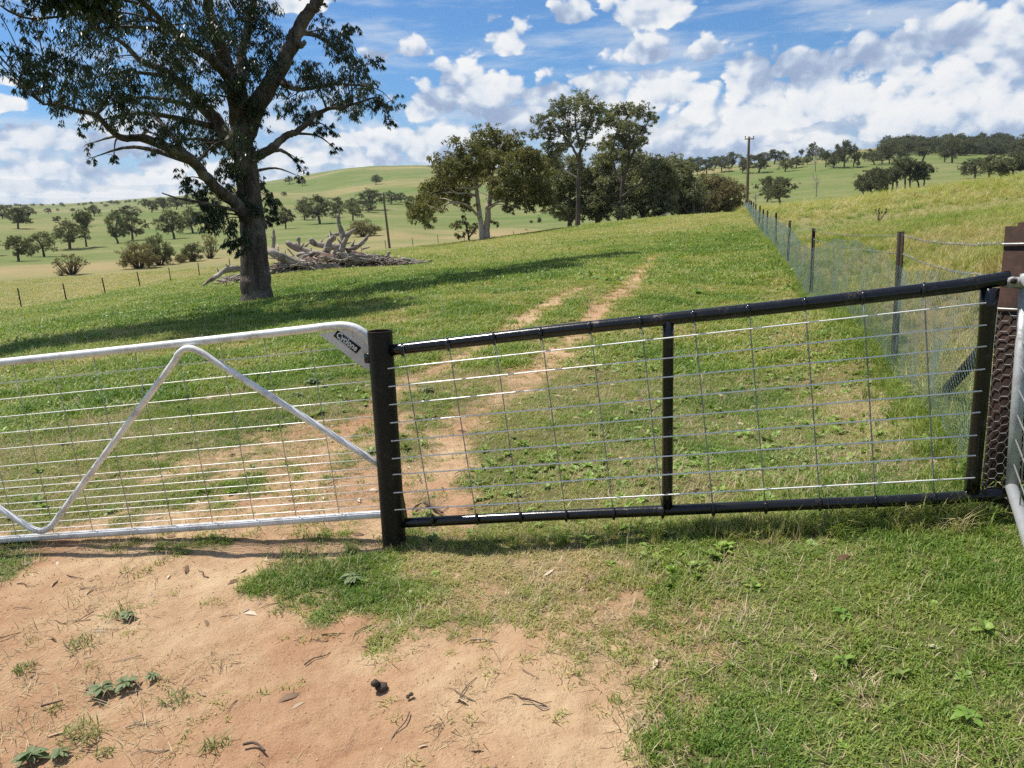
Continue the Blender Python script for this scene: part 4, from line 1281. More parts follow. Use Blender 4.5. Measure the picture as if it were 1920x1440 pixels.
traced_tree('gum_tree', 'low dark leafy gum sapling behind the twin pale trunks', 'tree', 880, 449, 80, [[(880, 449, 4, 0), (876, 430, 3, 0), (870, 415, 2, 0)], [(880, 445, 3, 0), (892, 425, 2, 0)]],
            [(868, 416, 15), (852, 422, 10), (888, 426, 12), (875, 432, 10), (860, 435, 8), (928, 416, 8)], 'leaf_bush', 'bark_dark', 260, 0.34, 0.07, 22, depth=0.7, droop=0.4, twig=0.02)
TA = [[(1083, 430, 10, 0), (1084, 390, 8.5, 0), (1084, 344, 7.5, 0), (1087, 305, 6.5, 0), (1088, 280, 5, 0)],
      [(1086, 300, 5, 0), (1071, 272, 4, -0.8), (1052, 247, 3, -1.5), (1036, 227, 2, -2)],
      [(1088, 285, 5, 0), (1097, 262, 4, 0.8), (1101, 238, 3, 1.2), (1110, 206, 2, 1.5)],
      [(1085, 335, 4, 0), (1060, 320, 3, 1.5), (1040, 300, 2, 2.0), (1025, 275, 1.5, 2.2)],
      [(1088, 276, 4, 0), (1080, 240, 3, 0.5), (1078, 205, 2, 0.5)]]
TAB = [(1018, 226, 14), (1035, 246, 16), (1048, 214, 17), (1073, 200, 18), (1098, 195, 18), (1119, 204, 14), (1096, 224, 15), (1066, 236, 15), (1026, 275, 13), (1111, 240, 12), (1003, 252, 9), (1048, 278, 13), (1086, 262, 13), (1126, 222, 9), (1060, 262, 11), (1030, 300, 12)]
traced_tree('gum_tree', 'tallest slender grey gum tree with an open airy crown and straight dark trunk', 'tree', 1083, 429, 92, TA, TAB, 'leaf_grey', 'bark_dark', 560, 0.32, 0.056, 23, depth=1.6, droop=0.4, twig=0.03, shell=0.05, split=8, grow=1.32)
TBL = [[(1162, 422, 9, 0), (1165, 376, 8, 0), (1168, 340, 7, 0), (1177, 311, 6, 0), (1190, 280, 4.5, 0), (1204, 253, 3.5, 0), (1214, 230, 2, 0)],
       [(1167, 345, 5, 0), (1152, 320, 4, 0.5), (1150, 280, 3.5, 1), (1158, 240, 2.5, 1.2), (1162, 212, 2, 1.4)],
       [(1178, 308, 4, 0), (1180, 270, 3, -1), (1180, 230, 2, -1.4)],
       [(1165, 370, 5, 0), (1190, 352, 4, -1.5), (1212, 338, 3, -2)]]
TBB = [(1135, 212, 10), (1158, 206, 13), (1176, 205, 14), (1200, 206, 14), (1219, 212, 10), (1226, 224, 7), (1150, 230, 15), (1180, 234, 16), (1204, 240, 12), (1166, 264, 17), (1190, 268, 15), (1141, 264, 15), (1206, 262, 9), (1155, 290, 15), (1180, 296, 14)]
traced_tree('gum_tree', 'tall grey gum tree with forked dark limbs beside the tallest gum', 'tree', 1162, 421, 97, TBL, TBB, 'leaf_grey', 'bark_dark', 620, 0.32, 0.058, 24, depth=1.6, droop=0.4, twig=0.03, shell=0.05, split=8, grow=1.32)
MID = [('dense dark gum tree leaning at the left of the tall gums', 1068, 427, 100, [(1042, 318, 24), (1060, 348, 26), (1040, 372, 18), (1076, 384, 20), (1022, 340, 16), (1094, 330, 24), (1110, 368, 22), (1090, 398, 16), (1050, 390, 12), (1075, 310, 18), (1060, 400, 14), (1105, 345, 18)], 'leaf_grey', 31),
       ('dense dark gum tree between the two tall gums', 1118, 425, 101, [(1128, 308, 22), (1150, 340, 24), (1126, 348, 22), (1142, 382, 20), (1120, 398, 16), (1168, 322, 20), (1184, 352, 22), (1140, 290, 16), (1160, 372, 18), (1120, 330, 16), (1165, 395, 14)], 'leaf_grey', 32),
       ('bushy grey green gum tree right of the forked tall gum', 1202, 417, 103, [(1200, 302, 22), (1220, 330, 24), (1240, 312, 20), (1234, 350, 24), (1210, 370, 22), (1250, 372, 18), (1190, 388, 16), (1224, 392, 16), (1256, 332, 16), (1215, 300, 14)], 'leaf_grey', 33),
       ('shorter dark gum tree above the heap of dead branches', 1284, 412, 110, [(1268, 318, 20), (1284, 345, 22), (1268, 368, 22), (1290, 384, 20), (1262, 392, 14), (1252, 300, 14), (1300, 362, 14), (1280, 325, 16), (1255, 350, 16), (1275, 395, 14)], 'leaf_grey', 34),
       ('wide low brown green gum tree close to the brown power pole', 1342, 404, 116, [(1318, 356, 20), (1344, 344, 20), (1364, 354, 18), (1384, 366, 14), (1350, 374, 22), (1324, 386, 18), (1380, 386, 14), (1304, 374, 14), (1300, 392, 12), (1360, 392, 14)], 'leaf_bush', 35),
       ('small dark gum tree tucked low below the brown green gum', 1305, 408, 106, [(1300, 380, 14), (1312, 392, 12), (1290, 394, 11)], 'leaf_dark', 36)]
for (lb, px, py, r, bl_, lm, sd_) in MID:
    cxm = sum(b[0] for b in bl_) / len(bl_); cym = sum(b[1] for b in bl_) / len(bl_)
    lims = [[(px, py, 9, 0), (px + (cxm - px) * 0.3, py + (cym - py) * 0.5, 7, 0), (cxm, cym, 5, 0), (cxm, cym - 25, 3, 0)],
            [(px, py - 12, 6, 0), ((px + cxm) / 2 - 12, (py + cym) / 2, 4, 1), (cxm - 20, cym - 5, 2.5, 1.5)], [(px, py - 8, 6, 0), ((px + cxm) / 2 + 12, (py + cym) / 2, 4, -1), (cxm + 18, cym, 2.5, -1.5)]]
    traced_tree('gum_tree', lb, 'tree', px, py, r, lims, bl_, lm, 'bark_dark', 760, 0.34, 0.066, sd_, depth=1.8, droop=0.4, twig=0.03, shell=0.05, split=7, grow=1.25)

# ---- far trees: a few shapes, copied one by one
def proto(kind, seed):
    """(trunk mesh, crown mesh) of a 10 m tree standing at the origin"""
    R_ = np.random.default_rng(seed)
    mb = MB(); leaves = []
    if kind == 'gum':
        fork = R_.uniform(1.8, 3.2); lean = R_.normal(size=2) * 0.5
        f = np.array([lean[0], lean[1], fork])
        mb.tube(spline([(0, 0, -0.6), (lean[0] * .3, lean[1] * .3, fork * 0.5), f], 6), np.linspace(0.42, 0.30, 6), 7, rough=0.08)
        nb = 28; ph_ = R_.uniform(0, 6.28)
        tips = []
        for k in range(nb):
            a = 2.39996 * k + R_.uniform(-.4, .4); q = math.sqrt((k + 0.5) / nb)
            z = 8.9 - 4.2 * q ** 2.0 + R_.uniform(-0.9, 0.5)
            lop = 1.0 + 0.35 * math.sin(a + ph_) + 0.2 * math.sin(2 * a + ph_ * 2)
            if R_.random() < 0.12: continue
            tips.append(np.array([math.cos(a) * q * 4.2 * lop, math.sin(a) * q * 4.2 * lop, z * R_.uniform(0.88, 1.06)]))
        for k in range(11):
            a = ph_ + R_.normal(0, 1.3); q = R_.uniform(1.8, 4.6)
            tips.append(np.array([math.cos(a) * q, math.sin(a) * q, R_.uniform(2.3, 4.6)]))
        for t in tips:
            mid = f + (t - f) * 0.5 + R_.normal(size=3) * 0.3
            mb.tube(spline([f - np.array([0, 0, .2]), mid, t], 6), np.linspace(0.13, 0.03, 6), 5, cap=False)
            leaves.append(clump(t, R_.uniform(0.8, 1.75), 190, 0.44, 0.085, R_, 0.4, 0.05, 0.75))
    elif kind == 'tall':
        f = np.array([R_.normal() * .4, R_.normal() * .4, 4.2])
        mb.tube(spline([(0, 0, -0.6), f * [0.4, 0.4, .5], f], 6), np.linspace(0.36, 0.24, 6), 7, rough=0.08)
        for k in range(22):
            z = R_.uniform(4.2, 9.6); q = 2.6 * math.sqrt(R_.random()) * (1.1 - abs(z - 7.2) / 4.2); a = R_.uniform(0, 6.28)
            t = np.array([math.cos(a) * q, math.sin(a) * q, z])
            mb.tube(spline([f + np.array([0, 0, min(0, z - 5.5)]), f + (t - f) * .5 + R_.normal(size=3) * .25, t], 6), np.linspace(0.12, 0.03, 6), 5, cap=False)
            leaves.append(clump(t, R_.uniform(1.0, 1.5), 170, 0.46, 0.10, R_, 0.4, 0.05, 0.8))
    elif kind == 'bush':
        for k in range(34):
            a = R_.uniform(0, 6.28); q = 5.2 * math.sqrt(R_.random()); z = R_.uniform(0.1, 1) * 9.0 * math.sqrt(max(0.05, 1 - (q / 5.8) ** 2)) + 0.3
            t = np.array([math.cos(a) * q, math.sin(a) * q, z])
            mb.tube(spline([(t[0] * 0.12, t[1] * 0.12, -0.3), t * [0.55, 0.55, 0.45], t], 6), np.linspace(0.16, 0.03, 6), 5, cap=False)
            leaves.append(clump(t, R_.uniform(1.4, 2.0), 420, 0.42, 0.085, R_, 0.15, 0.05, 0.8))
    elif kind == 'shrub':                                   # half bare, many stems from the ground
        for k in range(44):
            a = R_.uniform(0, 6.28); q = 6.2 * math.sqrt(R_.random()); z = R_.uniform(4.0, 9.6) * math.sqrt(max(0.1, 1 - (q / 7.5) ** 2))
            t = np.array([math.cos(a) * q, math.sin(a) * q, z])
            mb.tube(spline([(t[0] * 0.1, t[1] * 0.1, -0.3), t * [0.6, 0.6, 0.4], t], 7), np.linspace(0.20, 0.05, 7), 5, cap=False)
            leaves.append(clump(t, 1.4, 66, 0.55, 0.11, R_, 0.1, 0.2, 0.8))
    elif kind == 'dead':
        tr_ = spline([(0, 0, -0.4), (0.15, 0, 3), (-0.2, 0.2, 6), (0.1, 0, 9.8)], 12)
        mb.tube(tr_, np.linspace(0.34, 0.05, 12), 7, rough=0.08)
        for k in range(13):
            z0 = R_.uniform(2.5, 7.5); a = R_.uniform(0, 6.28); l = R_.uniform(1.6, 3.2)
            p0 = tr_[np.argmin(abs(tr_[:, 2] - z0))]
            p2 = p0 + np.array([math.cos(a) * l, math.sin(a) * l, l * R_.uniform(0.5, 1.1)])
            mb.tube(spline([p0, (p0 + p2) / 2 + R_.normal(size=3) * .25 - up * .2, p2], 7), np.linspace(0.13, 0.03, 7), 5, cap=False)
            for q in range(2):
                p3 = p2 + R_.normal(size=3) * 0.6 + up * 0.5
                mb.tube([(p0 + p2) / 2 if q else p2, p3], [0.05, 0.02], 4, cap=False)
    tm_ = mb.mesh('trunk')
    cm_ = quads_mesh('crown', np.concatenate(leaves)) if leaves else None
    return tm_, cm_
PROTO = {k: [proto(k, 100 + 17 * i + j) for j in range(n)] for i, (k, n) in enumerate((('gum', 8), ('tall', 4), ('bush', 3), ('shrub', 2), ('dead', 2)))}
PMAT = {}
OWN = {
 (35, 490): 'round gum tree close to the half bare brown shrub', (83, 481): 'round gum tree with a drooping skirt beside the broad short trunked gum',
 (131, 467): 'broad short trunked gum tree touching the narrow leaning gum', (34, 429): 'large spreading gum tree with a dark ring of litter below on the upper flat',
 (249, 451): 'dense dark gum tree, darker one of the close valley pair', (222, 456): 'grey gum tree with clear trunk, paler one of the close valley pair', (327, 448): 'broad lopsided gum tree behind the large round olive bush',
 (362, 437): 'pale grey gum tree behind the dark round bush on the bank', (393, 436): 'gum tree half hidden by the hanging leaves of the big gum', (155, 424): 'small gum tree behind the narrow leaning gum',
 (240, 412): 'flat topped gum crown showing above the close valley pair', (536, 429): 'gum tree showing beside the big trunk beyond the log heap', (600, 420): 'largest dark gum tree in the band behind the log heap',
 (571, 412): 'gum tree squeezed in behind the largest dark gum of the band', (662, 414): 'open crowned gum tree behind the tall upright snag', (630, 408): 'small gum tree filling the gap next to the open crowned gum',
 (696, 394): 'wide domed gum tree behind the brown domed bush', (109, 417): 'small round gum tree between the spreading gum and the narrow leaning gum', (-20, 480): 'gum tree of which only leaf tips show',
 (177, 405): 'lone round gum tree in the middle of the distant plain', (705, 346): 'lone dark gum tree high on the face of the green hill', (733, 383): 'broad gum tree on the slope behind the slim power pole',
 (533, 369): 'tiny gum tree low on the green hill under the two small gums', (91, 401): 'small round lone gum tree on the distant plain above the spreading gum', (285, 399): 'dark gum tree at the foot of the hill shoulder with a clear trunk',
 (633, 392): 'gum tree on the first rise behind the open crowned gum', (752, 379): 'small gum tree next to the broad gum behind the slim power pole',
 (1635, 369): 'roundest gum tree at the low corner of the tight clump', (1732, 351): 'slim gum tree at the uphill end of the tight clump', (1637, 354): 'broad gum tree standing behind the tight clump',
 (1828, 335): 'round topped gum tree at the downhill end of the row beyond the right field', (1854, 337): 'taller gum tree next to the round topped one in the row', (1899, 335): 'widest gum tree of the row beyond the right field',
 (1877, 336): 'small gum tree in the gap of the row beyond the right field', (1422, 325): 'large gum tree with a dark litter patch behind the brown power pole', (1472, 322): 'round gum tree with clear trunk in the open below the ridge',
 (1493, 315): 'small round gum tree uphill of the clear trunked one', (1583, 315): 'tallest gum tree on the hillside with a second crown above the first', (1523, 300): 'gum tree with high umbrella crown on the skyline',
 (1785, 306): 'tall broad gum tree in front of the ridge wood with a bare broken tree below', (1729, 303): 'lone gum tree with clear trunk on the bare slope before the ridge wood', (1392, 325): 'small gum tree just below the large gum behind the brown power pole',
 (1668, 307): 'tall dark gum tree at the downhill edge of the ridge wood', (1640, 309): 'low spreading gum tree next to the tall gum at the edge of the wood'}
def far_tree(px, py, hpx, wpx, kind, label, group=None, leafm='leaf_grey', rr=None, name=None, cat='tree'):
    if rr is None:
        P, r = hit([px], [py]); r = r[0]
        if np.isnan(r): return None
        b = P[0]
    else:
        b = at_r(px, py, rr); b[2] = hz(b[0], b[1]); r = rr
    H = hpx * r / FPX; Wd = wpx * r / FPX
    tm_, cm_ = random.choice(PROTO[kind])
    nm = name or {'gum': 'gum_tree', 'tall': 'gum_tree', 'bush': 'bush', 'shrub': 'shrub', 'dead': 'dead_tree'}[kind]
    if (px, py) in OWN: label = OWN[(px, py)]
    e = empty(nm, tuple(b)); tag(e, label, cat, group)
    wid = {'gum': 10.5, 'tall': 6.5, 'bush': 12.5, 'shrub': 13.0, 'dead': 5.5}[kind]
    e.scale = (Wd / wid * random.uniform(0.9, 1.15), Wd / wid * random.uniform(0.9, 1.15), H / 10.0)
    e.rotation_euler = (0, 0, random.uniform(0, 6.28))
    bm = M['bark_pale'] if kind == 'tall' and random.random() < 0.3 else (M['deadwood'] if kind == 'dead' else M['bark_dark'])
    t = link('trunk', tm_, None, e)
    if not tm_.materials: tm_.materials.append(bm)
    if cm_ is not None:
        key = (cm_.name, leafm)
        if key not in PMAT:
            c2 = cm_.copy(); c2.materials.append(M[leafm]); PMAT[key] = c2
        link('crown', PMAT[key], None, e)
    SIZES.append((px, py, round(float(r)), round(float(H), 1), round(float(Wd), 1)))
    return e
SIZES = []
VAL = ('rounded grey green gum tree standing on the green valley floor', 'gum trees on the valley floor')
for (px, py, h, w) in [(35, 490, 48, 50), (83, 481, 47, 46), (131, 467, 50, 56), (34, 429, 37, 40), (52, 411, 22, 28), (5, 410, 20, 26), (249, 451, 50, 46), (222, 456, 58, 46),
                       (327, 448, 53, 54), (362, 437, 48, 46), (393, 436, 48, 40), (155, 424, 26, 26), (240, 412, 26, 42), (536, 429, 42, 38), (600, 420, 56, 62), (571, 412, 40, 40), (662, 414, 44, 44),
                       (630, 408, 30, 30), (696, 394, 40, 56), (109, 417, 12, 16), (-20, 480, 46, 46)]:
    far_tree(px, py, h, w, 'gum', *VAL, leafm='leaf_grey' if px in (222, 362, 83, 662) else 'leaf_dark')
far_tree(162, 463, 64, 28, 'tall', 'narrow leaning gum tree with bare lower trunk on the valley floor')
FARG = ('small dark gum tree scattered over the distant left hillside', 'gum trees on the distant left hillside')
for (px, py, h, w) in [(285, 399, 25, 24), (273, 390, 17, 18), (307, 395, 24, 22), (331, 393, 22, 26), (350, 388, 20, 24), (177, 405, 20, 19), (91, 401, 11, 12), (137, 398, 7, 9), (108, 396, 5, 5), (199, 388, 5, 11), (220, 384, 8, 10),
                       (380, 392, 20, 26), (405, 388, 18, 24), (320, 384, 14, 18), (300, 386, 16, 20), (733, 383, 26, 34), (752, 379, 18, 22), (633, 392, 24, 30), (770, 382, 16, 24), (705, 346, 19, 24), (543, 345, 15, 14), (567, 348, 17, 15), (533, 369, 11, 12), (690, 398, 20, 24), (655, 396, 22, 24)]:
    far_tree(px, py, h, w, 'gum', *FARG, leafm='leaf_dark')
SKYL = ('tiny dark gum tree on the far left skyline', 'gum trees on the far left skyline')
for (px, py, h, w) in [(116, 386, 6, 8), (78, 387, 5, 6), (63, 387, 5, 9), (30, 388, 6, 9), (38, 388, 5, 8), (47, 389, 5, 10), (20, 389, 5, 8), (4, 390, 6, 9), (208, 383, 7, 14), (171, 384, 6, 6), (161, 384, 4, 6), (243, 380, 5, 7), (254, 379, 5, 7), (148, 385, 4, 6), (157, 385, 4, 6),
                       (190, 383, 4, 6), (236, 381, 5, 6), (100, 386, 4, 6), (14, 392, 7, 10), (45, 394, 6, 14), (120, 388, 4, 5)]:
    far_tree(px, py, h, w, 'gum', *SKYL, leafm='leaf_dark')
far_tree(262, 503, 50, 66, 'bush', 'large round olive bush on the dry bank in the valley', leafm='leaf_bush', cat='bush')
far_tree(300, 497, 58, 46, 'bush', 'taller grey bush crowding behind the large round olive bush', leafm='leaf_dark', cat='bush')
far_tree(134, 515, 35, 50, 'shrub', 'half bare brown shrub in the dry pasture', leafm='leaf_bush', cat='shrub')
far_tree(114, 517, 13, 17, 'shrub', 'tiny bare shrub at the foot of the half bare brown shrub', leafm='leaf_bush', cat='shrub')
far_tree(361, 490, 36, 38, 'bush', 'dark round bush on the dry bank left of the big trunk', leafm='leaf_dark', cat='bush')
far_tree(340, 493, 18, 24, 'bush', 'small low bush on the bank edge', leafm='leaf_bush', cat='bush')
far_tree(394, 485, 46, 28, 'shrub', 'thin scraggly shrub close behind the big trunk', leafm='leaf_bush', cat='shrub')
far_tree(683, 443, 33, 56, 'bush', 'brown domed bush behind the upright dead snags', leafm='leaf_bush', cat='bush')
far_tree(1011, 417, 14, 9, 'bush', 'tiny dark conical bush on the slope between the gums', leafm='leaf_dark', cat='bush')
far_tree(996, 418, 6, 7, 'bush', 'tiny round bush on the slope between the gums', leafm='leaf_dark', cat='bush')
far_tree(1438, 379, 50, 46, 'gum', 'left one of two round dark gums joined at the crown below the far hill', leafm='leaf_dark')
far_tree(1463, 387, 57, 58, 'gum', 'larger round dark gum with short trunk beyond the netting fence', leafm='leaf_dark')
far_tree(1530, 369, 42, 18, 'dead', 'bare leafless tree standing on the slope beyond the right field')
far_tree(1417, 384, 26, 16, 'dead', 'small bare leafless tree beside the brown power pole')
far_tree(1529, 321, 32, 16, 'dead', 'bare leafless tree high on the right hillside')
far_tree(1787, 304, 18, 9, 'dead', 'short broken bare tree below the right hand wood')
CL = ('slender dark gum tree in the tight clump on the right hand slope', 'gum trees in the tight clump')
for (px, py, h, w) in [(1635, 369, 50, 44), (1647, 369, 50, 34), (1672, 364, 46, 30), (1683, 358, 52, 32), (1697, 354, 50, 32), (1706, 353, 50, 32), (1723, 351, 44, 34), (1732, 351, 42, 28), (1637, 354, 38, 42), (1620, 366, 36, 34), (1660, 366, 44, 30)]:
    far_tree(px, py, h, w, 'tall' if w < 33 else 'gum', *CL, leafm='leaf_dark', rr=None)
RT = ('broad dark gum tree in the row beyond the right field', 'gum trees in the row beyond the right field')
for (px, py, h, w) in [(1828, 335, 38, 46), (1854, 337, 42, 40), (1899, 335, 44, 52), (1925, 334, 44, 46), (1877, 336, 26, 26), (1960, 330, 46, 50)]:
    far_tree(px, py, h, w, 'gum', *RT, leafm='leaf_dark')
RH = ('dark gum tree dotted over the green right hand hillside', 'gum trees on the right hillside')
for (px, py, h, w) in [(1472, 322, 25, 28), (1493, 315, 22, 24), (1422, 325, 38, 40), (1392, 325, 26, 24), (1297, 329, 34, 34), (1325, 327, 32, 32), (1353, 322, 30, 32), (1371, 314, 28, 40), (1452, 308, 26, 26), (1467, 306, 23, 24), (1523, 300, 32, 26), (1541, 302, 24, 20),
                       (1514, 309, 20, 16), (1548, 313, 28, 22), (1562, 315, 28, 26), (1583, 315, 54, 36), (1600, 313, 40, 26), (1622, 303, 16, 14), (1640, 309, 22, 30), (1654, 307, 34, 30), (1668, 307, 36, 32), (1608, 315, 11, 10), (1729, 303, 24, 28), (1771, 304, 34, 32), (1785, 306, 44, 36),
                       (1491, 296, 12, 14), (1502, 297, 16, 10), (1405, 314, 26, 34), (1340, 316, 24, 34), (1310, 318, 24, 30), (1283, 322, 26, 30), (1435, 306, 20, 24), (1690, 300, 26, 30), (1700, 304, 12, 12), (1265, 330, 30, 30), (1574, 300, 20, 22), (1630, 298, 18, 22), (1592, 296, 14, 18)]:
    far_tree(px, py, h, w, random.choice(['gum', 'gum', 'tall']) if w < 30 else 'gum', *RH, leafm='leaf_dark')

# ---- geometry-node scatter, only for what nobody could count
def scatter(name, P, rot, scl, idx, sources, label, cat, tone=None):
    """one 'stuff' object: points that carry instances of the source meshes"""
    cl = bpy.data.collections.new(name + '_sources')
    for i, (me, m_) in enumerate(sources):
        o = bpy.data.objects.new('%s_%02d' % (name, i), me)
        if not me.materials: me.materials.append(m_)
        cl.objects.link(o)
    me = bpy.data.meshes.new(name)
    n = len(P)
    me.vertices.add(n); me.vertices.foreach_set('co', np.asarray(P, np.float32).ravel())
    a = me.attributes.new('rot', 'FLOAT_VECTOR', 'POINT'); a.data.foreach_set('vector', np.asarray(rot, np.float32).ravel())
    a = me.attributes.new('scl', 'FLOAT_VECTOR', 'POINT')
    scl = np.asarray(scl, np.float32)
    if scl.ndim == 1: scl = np.repeat(scl[:, None], 3, 1)
    a.data.foreach_set('vector', scl.ravel())
    a = me.attributes.new('idx', 'INT', 'POINT'); a.data.foreach_set('value', np.asarray(idx, np.int32))
    a = me.attributes.new('tone', 'FLOAT', 'POINT'); a.data.foreach_set('value', np.asarray(tone if tone is not None else np.full(n, .5), np.float32))
    ob = link(name, me, None)
    ng = bpy.data.node_groups.new(name, 'GeometryNodeTree')
    ng.interface.new_socket('Geometry', in_out='INPUT', socket_type='NodeSocketGeometry')
    ng.interface.new_socket('Geometry', in_out='OUTPUT', socket_type='NodeSocketGeometry')
    N = ng.nodes
    gi_ = N.new('NodeGroupInput'); go_ = N.new('NodeGroupOutput')
    ci = N.new('GeometryNodeCollectionInfo'); ci.inputs['Collection'].default_value = cl
    ci.inputs['Separate Children'].default_value = True; ci.inputs['Reset Children'].default_value = True
    iop = N.new('GeometryNodeInstanceOnPoints'); iop.inputs['Pick Instance'].default_value = True
    def named(nm, typ):
        q = N.new('GeometryNodeInputNamedAttribute'); q.data_type = typ; q.inputs['Name'].default_value = nm
        return q.outputs['Attribute']
    Lk = ng.links.new
    Lk(gi_.outputs[0], iop.inputs['Points']); Lk(ci.outputs[0], iop.inputs['Instance'])
    Lk(named('idx', 'INT'), iop.inputs['Instance Index'])
    e2r = N.new('FunctionNodeEulerToRotation'); Lk(named('rot', 'FLOAT_VECTOR'), e2r.inputs[0]); Lk(e2r.outputs[0], iop.inputs['Rotation'])
    Lk(named('scl', 'FLOAT_VECTOR'), iop.inputs['Scale'])
    Lk(iop.outputs[0], go_.inputs[0])
    md = ob.modifiers.new('scatter', 'NODES'); md.node_group = ng
    tag(ob, label, cat, kind='stuff')
    return ob

# ---- the wood along the right ridge
wr = np.random.default_rng(77)
pxs = wr.uniform(1655, 2120, 330); rs_ = wr.uniform(640, 860, 330)
pts = np.array([at_r(x, 280, r_) for x, r_ in zip(pxs, rs_)]); pts[:, 2] = height(pts[:, 0], pts[:, 1])
src = []
for (tm_, cm_) in PROTO['gum'][:3] + PROTO['tall'][:2]:
    c2 = cm_.copy(); c2.materials.clear(); c2.materials.append(M['leaf_dark']); src.append((c2, M['leaf_dark']))
scatter('wood', pts - [0, 0, 1.5], np.stack([0 * pxs, 0 * pxs, wr.uniform(0, 6.28, 330)], 1), wr.uniform(0.9, 1.35, 330), wr.integers(0, 5, 330), src, 'dense dark gum wood covering the ridge at the right', 'wood')

# ------------------------------------------------------------------ log heap and dead timber
def z5(x, y): return 360 + x / 4.174, 380 + y / 4.174
LR = 35.5
def log(pts, w0, w1, off, label, group='dead logs in the heap', name='dead_log', conv=z5, r=None, matn='deadwood', rough=0.17, cat='log', sc=4.174):
    r = LR + off if r is None else r
    rs_ = r if hasattr(r, '__len__') else [r] * len(pts)
    P = np.array([at_r(*conv(x, y), rr_) for (x, y), rr_ in zip(pts, rs_)])
    s = np.mean(rs_) / FPX / sc
    n = max(8, len(pts) * 5)
    P = spline(P, n)
    R_ = np.random.default_rng(abs(hash((pts[0], w0))) % 99999)
    W_ = np.linspace(w0, w1, n) * s / 2 * (1.06 if conv is z5 else 1.0)
    P += np.cumsum(R_.normal(size=(n, 3)), 0) * W_[:, None] * 0.05
    W_ = W_ * (1 + 0.05 * np.sin(np.arange(n) * 0.5 + R_.uniform(0, 6)) + R_.normal(0, 0.03, n))
    W_[0] *= 0.35; W_[1] *= 0.8
    base = P[np.argmin(P[:, 2])].copy()
    mb = MB().tube(P, W_, 14, rough=rough, seed=int(R_.integers(1e6)))
    # a couple of broken stubs
    for q in range(2 if w1 > 24 else 0):
        k = R_.integers(2, n - 2); v = unit(1, R_)[0]; v[2] = abs(v[2])
        mb.tube([P[k], P[k] + v * W_[k] * 2.2, P[k] + v * W_[k] * 3.4 + up * W_[k] * 0.4], [W_[k] * 0.45, W_[k] * 0.32, W_[k] * 0.12], 6, rough=0.15)
    o = link(name, mb.mesh(name, base), M[matn], None, tuple(base))
    tag(o, label, cat, group)
    return o
log([(75, 655), (130, 612), (190, 572), (270, 522), (400, 505)], 16, 46, -2.2, 'grey log sloping down to the grass at the left end of the heap', r=[31.5, 32, 32.5, 33, 33.5])
log([(590, 370), (680, 410), (780, 450), (900, 482), (1020, 498), (1160, 505)], 58, 78, -0.6, 'longest thick bleached log lying across the front of the heap')
log([(735, 305), (800, 345), (880, 388), (1000, 422), (1160, 438)], 42, 66, 0.6, 'thick bleached log lying behind the longest one with its broken end up')
log([(920, 280), (960, 318), (1050, 340), (1170, 348)], 36, 46, 1.4, 'pale log at the back of the heap with a splintered top end')
log([(1386, 243), (1345, 300), (1285, 345), (1200, 380)], 17, 48, 0.4, 'curved pale limb rising from the right of the heap')
log([(1145, 85), (1150, 160), (1178, 240), (1178, 330), (1130, 405)], 22, 52, -0.2, 'tall dark snag standing upright out of the heap')
log([(1284, 198), (1232, 240), (1195, 300), (1158, 390)], 18, 46, -0.4, 'forked dark limb beside the tall upright snag')
log([(1125, 262), (1078, 305), (1062, 395)], 32, 58, -0.1, 'short stump like limb left of the upright snag')
log([(636, 203), (641, 280), (634, 372)], 16, 30, 0.3, 'bright bleached spike standing at the left of the heap')
log([(1060, 262), (1125, 252), (1165, 238)], 22, 26, 0.8, 'short broken piece lodged high in the heap')
small = [[(1420, 405), (1590, 436)], [(1395, 432), (1490, 440)], [(1480, 442), (1565, 455)], [(1542, 380), (1528, 425)], [(1555, 485), (1680, 478), (1805, 465)], [(1425, 452), (1545, 502)], [(1375, 472), (1465, 505)],
         [(1640, 440), (1705, 452)], [(1195, 455), (1355, 478)], [(1325, 365), (1392, 348)], [(660, 528), (765, 602)], [(700, 540), (835, 592)], [(785, 545), (905, 592)], [(818, 592), (905, 520)],
         [(920, 520), (955, 530), (965, 560)], [(228, 652), (300, 620), (395, 575)], [(250, 600), (395, 615)], [(745, 358), (800, 418)], [(640, 470), (900, 520), (1100, 535)], [(1000, 430), (1080, 440), (1200, 470)],
         [(1210, 420), (1300, 440), (1420, 480)], [(1230, 500), (1330, 520), (1440, 505)], [(820, 300), (838, 275), (840, 340)], [(1250, 380), (1330, 400), (1400, 420)], [(630, 600), (700, 575), (800, 560)], [(1160, 400), (1165, 460), (1175, 520)]]
sw_ = [12, 34, 40, 26, 30, 14, 20, 28, 48, 14, 13, 14, 14, 16, 20, 15, 14, 12, 34, 26, 30, 22, 18, 20, 12, 14]
rx_ = random.Random(3)
for k in range(20):                                     # more medium pieces, mostly lying flat
    x_ = rx_.uniform(640, 1480); t_ = np.interp(x_, [620, 760, 1100, 1300, 1500], [440, 400, 400, 400, 440]); b_ = np.interp(x_, [620, 1000, 1300, 1500], [560, 550, 515, 490])
    y_ = rx_.uniform(t_, b_); l_ = rx_.uniform(60, 170); sl = rx_.uniform(-0.45, 0.35)
    small.append([(x_ - l_ / 2, y_ - sl * l_ / 2), (x_, y_ - rx_.uniform(-6, 10)), (x_ + l_ / 2, y_ + sl * l_ / 2)]); sw_.append(rx_.uniform(16, 38))
for pts_, w_ in zip(small, sw_):
    log(pts_, w_, w_ * 0.8, random.uniform(-0.9, 0.3), 'smaller broken grey branch piece heaped among the logs', 'smaller pieces in the log heap', 'dead_branch', cat='branch')
